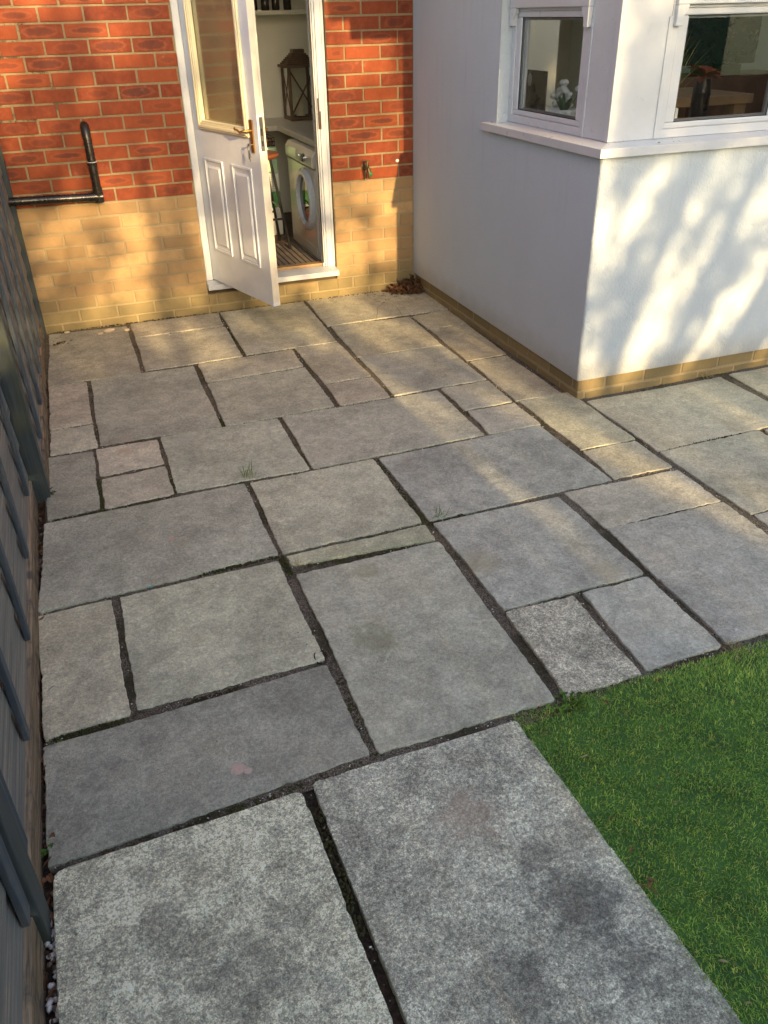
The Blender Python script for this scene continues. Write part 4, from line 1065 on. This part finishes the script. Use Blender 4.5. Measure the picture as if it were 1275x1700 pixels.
# ================================================================ BAY ROOM CONTENTS
pn = empty('black_panel', (.2, -1.16, 1.147)); tag(pn, 'black rectangular panel with pale oval mark propped in the side window', 'panel')
MB().box(.196, .206, -1.262, -1.05, 1.148, 1.372).build('board', M['screen'], pn, bevel=.003)
MB().prism([(-1.102 + .020 * math.cos(t * .262), 1.328 + .030 * math.sin(t * .262)) for t in range(24)], 'x', .1945, .1958).build('oval_mark', M['grey'], pn)
MB().box(.2062, .26, -1.2, -1.1, 1.148, 1.156).build('foot', M['screen'], pn)
sp = empty('potted_succulent', (.2, -1.44, 1.147)); tag(sp, 'spiky green succulent in a white dimpled pot in the side window', 'potted plant')
mb = MB()
prof = [(.062, 0), (.068, .006), (.070, .05), (.067, .072), (.058, .072), (.055, .060)]
mb.lathe(prof, (.2, -1.44, 1.148), n=28); 
for k in range(14):
    a = k / 14 * 6.283
    for z in (.018, .042, .062): blob(mb, .2 + math.cos(a + z * 20) * .067, -1.44 + math.sin(a + z * 20) * .067, 1.148 + z, .010, .010, .010, 0, 1, n=8, m=5)
mb.build('pot', M['pot'], sp, smooth=True)
mb = MB(); r = random.Random(2)
for k in range(30):
    a = r.uniform(0, 6.28); leaf(mb, .2 + math.cos(a) * .012, -1.44 + math.sin(a) * .012, 1.205, r.uniform(.05, .095), .014, a, r.uniform(.8, 1.5), 0, r.uniform(-.2, .3), r.random())
mb.build('leaves', M['succ'], sp)
fl = empty('white_orchid', (.28, -1.36, 1.147)); tag(fl, 'cluster of white flowers behind the succulent in the side window', 'flowers')
mb = MB(); r = random.Random(3)
for k in range(26):
    blob(mb, .31 + r.gauss(0, .02), -1.27 + r.gauss(0, .03), 1.26 + r.gauss(0, .032), .017, .017, .014, r.random() * 6, k)
mb.build('blossom', M['pot'], fl, smooth=True); MB().tube([(.31, -1.27, 1.148), (.31, -1.27, 1.23)], .012, 8).build('stem', M['succ'], fl)
cu = MB()
for k in range(26):
    pass
gp = empty('grass_pot', (.43, -1.93, 1.147)); tag(gp, 'arching grassy plant in a square white pot in the front window', 'potted plant')
MB().box(.372, .486, L_ + .175, L_ + .262, 1.147, 1.248).build('pot', M['pot'], gp, bevel=.004)
mb = MB(); r = random.Random(6)
for k in range(44):
    leaf(mb, .44 + r.uniform(-.03, .02), L_ + .22 + r.uniform(-.02, .02), 1.24, r.uniform(.2, .34), r.uniform(.003, .006), r.gauss(.2, .9), r.uniform(1.0, 1.5), 0, r.uniform(.0, .35), r.random(), n=6)
mb.build('leaves', M['grassy'], gp)
rl = empty('red_leaved_plant', (1.36, -1.0, .9)); tag(rl, 'plant with broad dull red leaves deep in the bay room', 'plant')
mb = MB(); r = random.Random(9)
for k in range(16): leaf(mb, 1.36, -1.0, 1.28, r.uniform(.08, .16), .06, r.uniform(0, 6.28), r.uniform(.1, 1.1), 0, .3, r.random(), n=5)
mb.build('leaves', M['redleaf'], rl); MB().lathe([(.03, 0), (.05, .05), (.05, .2), (.04, .27)], (1.36, -1.0, 1.01), n=20).build('vase', M['screen'], rl)
tb_ = empty('oak_table', (1.9, -.4, .18)); tag(tb_, 'tall oak table with a square leg inside the front window', 'table')
MB().box(1.30, 2.10, -.60, .10, 1.09, 1.145).build('tabletop', M['oak'], tb_, bevel=.004)
for x, y in ((2.02, -.54), (1.36, -.54), (2.02, .04), (1.36, .04)): MB().box(x - .045, x + .045, y - .045, y + .045, .181, 1.0895).build('leg', M['oak'], tb_, bevel=.003)
tv = empty('television', (1.9, .9, 1)); tag(tv, 'large black television standing deep in the bay room', 'television')
MB().box(2.08, 2.70, .12, .17, 1.27, 1.85).build('screen', M['screen'], tv, bevel=.006); MB().box(2.25, 2.55, .08, .25, 1.2, 1.268).build('foot', M['black'], tv)
cb = MB().box(1.98, 3.05, .02, .50, .181, 1.198).build('sideboard', M['darkwood'], bevel=.005); tag(cb, 'dark wooden sideboard under the television', 'sideboard')
so_ = empty('white_chair', (2.2, -.9, .18)); tag(so_, 'white upholstered chair at the right edge of the front window', 'chair')
MB().box(2.18, 2.62, -1.15, -.7, .62, .70).build('seat', M['curtain'], so_, bevel=.02); MB().box(2.18, 2.62, -.74, -.69, .70, 1.12).build('backrest', M['curtain'], so_, bevel=.02)
for x, y in ((2.2, -1.12), (2.6, -1.12), (2.2, -.73), (2.6, -.73)): MB().box(x - .015, x + .015, y - .015, y + .015, .181, .62).build('leg', M['oak'], so_)
kc = MB().box(1.10, 1.75, 1.5, 2.1, .181, 2.08).build('tall_cupboard', M['darkwood'], bevel=.004); tag(kc, 'tall dark cupboard beyond the side window of the bay', 'cupboard')

# ================================================================ FENCE ALONG THE PATIO
fence = empty('patio_fence', (-2.5, -2.5, 0)); tag(fence, 'dark grey painted timber fence with vertical battens along the patio', 'fence')
def fx(y): return -2.418 + (y) * 0.0122      # line of post faces: -2.418 at wall, -2.467 at y=-4
FZ = 1.86
for y in (-0.02, -2.085, -4.035, -5.98):
    x = {-0.02: -2.418, -2.085: -2.432, -4.035: -2.467, -5.98: -2.47}[y]
    y0, y1 = (y - .012, y + .030) if y == -0.02 else (y - .0375, y + .0375)
    MB().box(x - .075, x, y0, y1, -.12, FZ + .04).build('post', M['post'], fence, bevel=.004)
def panel(ya, yb, bats, extra=()):
    # overlapping horizontal boards
    y0, y1 = yb, ya
    X = lambda y: -2.447 if ya > -1 else -2.497
    mb = MB(); h = .135; z = .115; r = random.Random(int(ya * 10)); 
    while z < FZ - .02:
        n = 14; vs = []
        ph = r.uniform(0, 6)
        for k in range(n + 1):
            y = y0 + (y1 - y0) * k / n; wv = .004 * math.sin(k * .9 + ph) + .003 * math.sin(k * 2.1 + ph)
            xb = X(y)
            vs += [(xb + .006, y, z + wv), (xb - .006, y, z + h + .02), (xb - .014, y, z + h + .02), (xb - .006, y, z + wv)]
        fs = []
        for k in range(n):
            for q in range(4): fs.append((k * 4 + q, k * 4 + (q + 1) % 4, (k + 1) * 4 + (q + 1) % 4, (k + 1) * 4 + q))
        fs += [(0, 1, 2, 3)[::-1], (n * 4, n * 4 + 1, n * 4 + 2, n * 4 + 3)]
        mb.add(vs, fs); z += h
    mb.build('board_panel', M['board'], fence)
    for (y, wd) in bats:
        zb = .135 + random.Random(y).uniform(-.01, .02)
        m = MB(); x = X(y); m.box(x + .007, x + .022, y - wd / 2, y + wd / 2, zb, FZ); m.build('batten', M['batten'], fence, bevel=.0025)
    # weathered gravel board at the foot
    m = MB(); r = random.Random(int(yb * 7)); n = 40; vs = []
    for k in range(n + 1):
        y = y0 + (y1 - y0) * k / n; a = r.uniform(-.002, .002)
        xo, xi = X(y) + .014 + a, X(y) - .012
        vs += [(xo, y, -.06), (xo, y, .088 + r.uniform(-.002, .002)), (xi, y, .092), (xi, y, -.06)]
    fs = [(k * 4 + q, k * 4 + (q + 1) % 4, (k + 1) * 4 + (q + 1) % 4, (k + 1) * 4 + q) for k in range(n) for q in range(4)] + [(0, 1, 2, 3)[::-1], tuple(n * 4 + q for q in range(4))]
    m.add(vs, fs); m.build('gravel_board', M['weath'], fence)
panel(-0.034, -2.045, [(-.63, .032), (-1.04, .032), (-1.47, .032), (-1.86, .04)])
panel(-2.125, -3.995, [(-2.36, .03), (-2.79, .034), (-3.20, .034), (-3.61, .034), (-3.955, .04)])
panel(-4.075, -5.94, [(-4.105, .045), (-4.6, .034), (-5.0, .034), (-5.4, .034), (-5.9, .04)])

# ================================================================ SMALL THINGS ON THE GROUND
for (x, y, a, b, c, s_, lab) in ((-2.058, -.112, .036, .022, .010, 1, 'largest crumbled mortar lump on the back corner slab'), (-2.112, -.158, .020, .014, .008, 2, 'smaller mortar crumb left of the largest lump'), (-1.953, -.150, .016, .013, .009, 3, 'rounded pale mortar lump on the joint beside the back corner slab'),
                                 (-2.30, -.045, .018, .009, .006, 5, 'flat pale mortar flake at the wall foot near the fence')):
    mb = MB(); blob(mb, x, y, .006, a, b, c, .2, s_, n=11, m=7); blob(mb, x + a * .5, y + .008, .004, a * .5, b * .6, c * .7, .9, s_ + 9, n=9, m=5); tag(mb.build('mortar_lump', M['mortarlump'], smooth=True), lab, 'mortar lump')
for (x, y, s_, lab) in ((-.469, -3.793, .0075, 'white pebble on the big slab by the turf edge'), (-.763, -3.807, .004, 'tiny white pebble on the small slab beside the turf'), (-1.72, -.335, .006, 'tiny white pebble on the slab left of the doorstep')):
    mb = MB(); blob(mb, x, y, s_ * .5, s_, s_ * .8, s_ * .6, .4, 7, n=10, m=6); tag(mb.build('pebble', M['peb'], smooth=True), lab, 'pebble')
mb = MB(); r = random.Random(15)
for k in range(26): leaf(mb, -2.345 + r.gauss(0, .03), -.225 + r.gauss(0, .018), .003, r.uniform(.01, .022), r.uniform(.004, .01), r.uniform(0, 6), r.uniform(0, .4), 0, .3, r.random() * .4)
tag(mb.build('debris', M['litter']), 'scatter of dark dried debris on the back corner slab by the fence', 'debris', kind='stuff')

LV = [(-1.061, -4.200, .024, 'rusty brown leaf in the middle of the turf', 'litter2'), (-1.012, -3.930, .026, 'brown curled leaf on the turf near the slab edge', 'litter'), (-1.050, -4.263, .018, 'pale narrow leaf below the rusty brown leaf', 'straw'),
      (-.691, -3.942, .020, 'dark leaf on the turf near the dry straw tuft', 'litter'), (-1.205, -4.240, .017, 'pale leaf on the turf close to the rough slab', 'litter2'), (-1.215, -3.955, .020, 'brown leaf at the corner of the turf', 'litter2'),
      (-1.190, -4.62, .020, 'thin pale leaf low on the turf', 'straw'), (-1.200, -4.700, .016, 'pale leaf nearest the bottom edge of the turf', 'straw'), (-1.225, -4.34, .022, 'thin brown twig like leaf against the rough slab', 'litter2'),
      (-1.10, -4.433, .013, 'small pale leaf right of the dead twig', 'straw'), (-.93, -4.06, .020, 'thin brown leaf on the upper turf', 'litter2'), (-1.16, -4.06, .022, 'straw coloured blade lying near the turf corner', 'straw'), (-.83, -3.90, .02, 'reddish leaf pair by the weed on the turf', 'litter')]
for k, (x, y, L, lab, m) in enumerate(LV):
    mb = MB(); rr = random.Random(k + 40)
    leaf(mb, x, y, .008, L * 0.95, L * rr.uniform(.2, .35), rr.uniform(0, 6.28), .15, rr.uniform(-.4, .4), .25, rr.random(), n=6)
    tag(mb.build('fallen_leaf', M[m]), lab, 'leaf', 'fallen leaves on the turf')
mb = MB(); mb.tube([(-1.258, -4.405, .006), (-1.245, -4.42, .010), (-1.235, -4.430, .010), (-1.228, -4.445, .006)], .0014, 6); mb.tube([(-1.242, -4.425, .010), (-1.222, -4.418, .014)], .0012, 6)
mb.at['rn'] = [(.3, .3, .3)] * len(mb.v)
for k in range(3): leaf(mb, -1.236 + k * .010, -4.425 + k * .004, .010, .018, .009, 1.0 + k * .9, .3, .4, .4, .2, n=5)
tag(mb.build('dead_twig', M['litter2']), 'brown dead twig with shrivelled leaves on the turf beside the slab', 'twig')

def weed(name, x, y, n, L, W, mat_, lab, pitch=(.6, 1.4), seed=0, spread=.008, cat='weed', curl=.4, z=-.006):
    mb = MB(); r = random.Random(seed)
    for k in range(n): leaf(mb, x + r.gauss(0, spread), y + r.gauss(0, spread), z, L * r.uniform(.6, 1.1), W * r.uniform(.7, 1.1), r.uniform(0, 6.28), r.uniform(*pitch), r.uniform(-.2, .2), curl * r.uniform(0, 1), r.random(), n=6)
    tag(mb.build(name, M[mat_]), lab, cat)
weed('weed', -1.105, -3.875, 34, .030, .011, 'weed', 'leafy green weed growing where the joint meets the turf corner', seed=1, spread=.022, pitch=(.2, 1.2))
weed('grass_tuft', -1.657, -2.262, 26, .075, .0022, 'weed', 'thin grass tuft in the joint above the long dark slab', seed=2, pitch=(.9, 1.5), spread=.012)
weed('grass_tuft', -1.035, -2.845, 24, .050, .0022, 'weed', 'small grass tuft at the crossing of joints near the patio centre', seed=3, pitch=(.3, 1.4), spread=.014)
weed('weed', -2.470, -3.840, 7, .034, .013, 'weed', 'green rosette weed at the foot of the fence', seed=4, pitch=(.1, .7), spread=.003, z=-.01)
weed('weed', -2.440, -3.497, 9, .014, .007, 'weed', 'tiny green weed at the mossy joint beside the fence', seed=5, pitch=(.2, 1.0), spread=.008)
weed('straw_tuft', -.523, -3.850, 40, .030, .0025, 'straw', 'dry straw coloured tuft where the last joint meets the turf', seed=6, pitch=(.1, 1.0), spread=.016)
weed('grass_tuft', .79, -2.115, 16, .04, .003, 'straw', 'dry grass tuft at the foot of the bay plinth', seed=7, pitch=(.6, 1.4), spread=.02)
weed('grass_tuft', -1.625, -2.955, 12, .03, .0018, 'straw', 'fine pale grass blades on the thin strip slab', seed=8, pitch=(.5, 1.3), spread=.004)
weed('grass_tuft', -1.90, -2.878, 14, .018, .0018, 'weed', 'tiny grass blades in the joint left of the patio crossing', seed=9, pitch=(.2, 1.3), spread=.02)
mb = MB(); mb.tube([(-1.69 + .02 * math.cos(t) * (1 - t * .05), -3.44 + .03 * math.sin(t), -.003 + .002 * math.sin(3 * t)) for t in [k * .45 for k in range(16)]], .0022, 6)
tag(mb.build('wire_scrap', M['black']), 'looped scrap of black cord lodged in the joint', 'cord')
mb = MB(); blob(mb, -2.125, -2.888, -.003, .006, .004, .003, 0, 2); tag(mb.build('plastic_scrap', plain('blue_plastic', lin(60, 170, 200), .4)), 'tiny bright blue plastic scrap in the joint', 'scrap')
mb = MB(); blob(mb, -2.422, -1.62, -.004, .005, .024, .005, 0, 2, n=9, m=6); tag(mb.build('white_stick', M['peb'], smooth=True), 'short white stick lying in the gap by the fence', 'stick')

# ================================================================ REST OF THE GARDEN (behind the camera)
def gfence(x0, x1, y, h, lab, ax='x'):
    g = empty('garden_fence', ((x0 + x1) / 2, y, 0) if ax == 'x' else (y, (x0 + x1) / 2, 0)); tag(g, lab, 'fence')
    mb = MB(); n = int((x1 - x0) / .125)
    for k in range(n):
        a = x0 + k * .125
        if ax == 'x': mb.box(a, a + .121, y, y + .018 + .004 * (k % 2), -.1, h + rnd.uniform(-.006, .006))
        else: mb.box(y, y + .018 + .004 * (k % 2), a, a + .121, -.1, h + rnd.uniform(-.006, .006))
    mb.build('boards', M['garden_fence'], g)
gfence(-2.7, -0.40, -7.75, 1.80, 'tall brown boarded fence behind the viewer, unseen and sized to shade the patio')  # out of view; height chosen for where its shadow ends on the paving
gfence(-0.35, 8.0, -7.75, 0.90, 'low brown boarded fence behind the viewer, unseen and kept low to let sun onto the patio')  # out of view; lower so sun streaks reach the right side
gfence(-7.7, 0, 6.2, 1.8, 'brown boarded fence on the far right of the garden', 'y')

TREE_Y = -11.5
def wpt(x, z, dy=0.0):   # a point of the tree whose shadow falls near wall position (x, z)
    y = TREE_Y + dy
    return (x - .058 * y, y, z - .264 * y)
def tree(name, lab, trunkx, limbs, leaves, seed, tr=.17):
    t = empty(name, (trunkx, TREE_Y, -.09)); tag(t, lab, 'tree', 'trees beyond the garden')
    mb = MB(); mb.tube([(trunkx, TREE_Y, -.2), (trunkx + .05, TREE_Y, 1.5), (trunkx - .05, TREE_Y + .1, 3.2), (trunkx + .1, TREE_Y, 5.2), (trunkx, TREE_Y, 7.5)], [tr * 1.3, tr, tr * .85, tr * .6, tr * .25], 10)
    mb.build('trunk', M['bark'], t)
    mb = MB()
    for (pts, r0, r1) in limbs:
        n = len(pts); mb.tube(pts, [r0 + (r1 - r0) * k / (n - 1) for k in range(n)], 7)
    mb.build('limbs', M['bark'], t)
    mb = MB(); r = random.Random(seed); canopy(mb, r)
    for (cx, cy, cz, sx, sz, n) in leaves:
        for k in range(n):
            leaf(mb, r.gauss(cx, sx), r.gauss(cy, .5), r.gauss(cz, sz), r.uniform(.07, .13), r.uniform(.04, .08), r.uniform(0, 6.28), r.uniform(-1, 1), r.uniform(-1.5, 1.5), .3, r.random(), n=2)
    mb.build('crown', M['tree'], t)
R_ = random.Random(77)
from mathutils import noise as mnoise
def transm(x, z):
    """how much sun should filter through the crown toward wall position (x, z)"""
    g = lambda cx, cz, sx, sz, k: k * math.exp(-((x - cx) / sx) ** 2 - ((z - cz) / sz) ** 2)
    lim = lambda t: max(.03, min(.97, t))
    def streak(f, b_):      # sun streaks lying along the ground
        n = mnoise.fractal(Vector((x * 6.5 + z * 3, z * 2.2 + 9, 2.2)), 0.6, 2.0, 3); return lim(b_ + f * n * 3.2)
    if x > -0.02:
        if z < -.52: return streak(.5, .42) if z > -.86 else streak(.4, .30)
        u = x * 0.86 - (z + .557) * 0.50; v = x * .45 + (z + .557) * .86      # streaks rising to the right
        n = mnoise.fractal(Vector((u * 6.2 + 3.3, v * .8, 1.7)), 0.8, 2.0, 3)
        T = .22 * math.exp(3.8 * n)
        h = lambda cx, cz, r_, k: k * math.exp(-((x - cx) ** 2 + (z + .557 - cz) ** 2) / r_ ** 2)
        T += h(.33, .52, .10, .5) + h(.55, .30, .08, .25) + h(.12, .35, .06, .15) + h(.22, 1.35, .10, .25) + h(.10, 1.5, .05, .2)
        if z > .56: T *= .55
        return lim(T)
    if z < -.02 and x < -1.95: return streak(.2, .10)
    if z < -.02: return (streak(.6, .50) if x < -.75 or z > -.3 else streak(.55, .46))
    n = mnoise.fractal(Vector((x * 3.4 + 7.1, z * 2.4 - 2.0, 4.4)), 0.6, 2.0, 3)
    if x > -.75: T = .62 * math.exp(.6 * n) if z > .68 else .34 * math.exp(2.4 * n)
    elif x > -1.42: T = .38 * math.exp(1.8 * n)
    else:
        T = (.44 if z > .7 else .62) * math.exp(1.9 * n)
        T += g(-2.12, .38, .20, .28, .35) + g(-1.95, .12, .10, .10, .35) + g(-2.3, 1.05, .12, .2, .2) + g(-1.5, .12, .07, .12, .5) + g(-2.15, 1.45, .2, .1, .2)
        for c_ in ((-1.86, 1.28, .09, .30, .88), (-1.54, 1.15, .11, .42, .85), (-1.60, .32, .09, .36, .85), (-2.27, 1.22, .06, .14, .7), (-2.2, .84, .12, .07, .7), (-2.05, 1.62, .22, .08, .7), (-1.72, .9, .10, .10, .6)): T *= 1 - g(*c_)
    return lim(T)
def canopy(mb, r):
    z = -1.45
    while z < 2.3:
        x = -2.9
        while x < 3.2:
            T = min(.97, max(.03, transm(x + .04, z + .04)))
            od = -math.log(T); m = od * .0036 / .00052
            k = int(m) + (1 if r.random() < m - int(m) else 0)
            for _ in range(k):
                dy = r.gauss(0, .22); p = wpt(x + r.random() * .06, z + r.random() * .06, dy)
                leaf(mb, p[0], p[1], p[2], r.uniform(.048, .088), r.uniform(.032, .052), r.uniform(0, 6.28), r.uniform(-1, 1), r.uniform(-1.5, 1.5), .2, r.random(), n=2)
            x += .06
        z += .06
limbs = []; leaves = []
# diagonal limbs (rising to the right as seen on the bay wall)
def limb(xa, za, xb, zb, r0, r1, dy=0, wob=.06):
    pts = []
    for k in range(7):
        t = k / 6; pts.append(wpt(xa + (xb - xa) * t + R_.uniform(-wob, wob), za + (zb - za) * t + R_.uniform(-wob, wob), dy))
    limbs.append((pts, r0, r1))
def clump(x, z, sx, sz, n, dy=0):
    p = wpt(x, z, dy); leaves.append((p[0], p[1], p[2], sx, sz, n))
for (xa, za, xb, zb, r0, r1) in ((.02, -.6, .62, 1.2, .045, .03), (.30, -.7, 1.02, 1.2, .055, .03), (.42, -.7, .78, .5, .03, .015), (.62, -.7, 1.35, 1.2, .045, .02), (.85, -.6, 1.7, 1.5, .04, .02), (-.05, .2, .30, 1.2, .022, .012),
                                 (-1.74, -.2, -1.66, 1.1, .05, .035), (-1.66, 1.1, -1.2, 2.4, .04, .02), (-2.2, .7, -1.7, 2.2, .045, .03), (-2.6, .9, -1.5, 1.3, .03, .02), (-2.05, .75, -2.0, 2.0, .04, .03)):
    limb(xa, za, xb, zb, r0, r1, wob=.035)

tree('tree', 'broad tree beyond the garden fence whose branches shade the house', 4.2, limbs, leaves, 5)

hd = empty('added_hedge', (2, -18, 0)); tag(hd, 'unseen row of green foliage added to darken the window reflections', 'added_hedge')  # out of view, added so the panes mirror dark foliage
mb = MB(); r = random.Random(61)
for k in range(9000):
    leaf(mb, r.uniform(-10, 14), -18.0 + r.gauss(0, .25), r.uniform(-.1, 3.0) + r.gauss(0, .06), r.uniform(.10, .18), r.uniform(.07, .12), r.uniform(0, 6.28), r.uniform(-1, 1), r.uniform(-1.5, 1.5), .3, r.random(), n=1)
mb.build('foliage', M['tree'], hd); MB().box(-10, 14, -18.2, -17.9, -.1, 2.9).build('inner_growth', M['lawn'], hd)
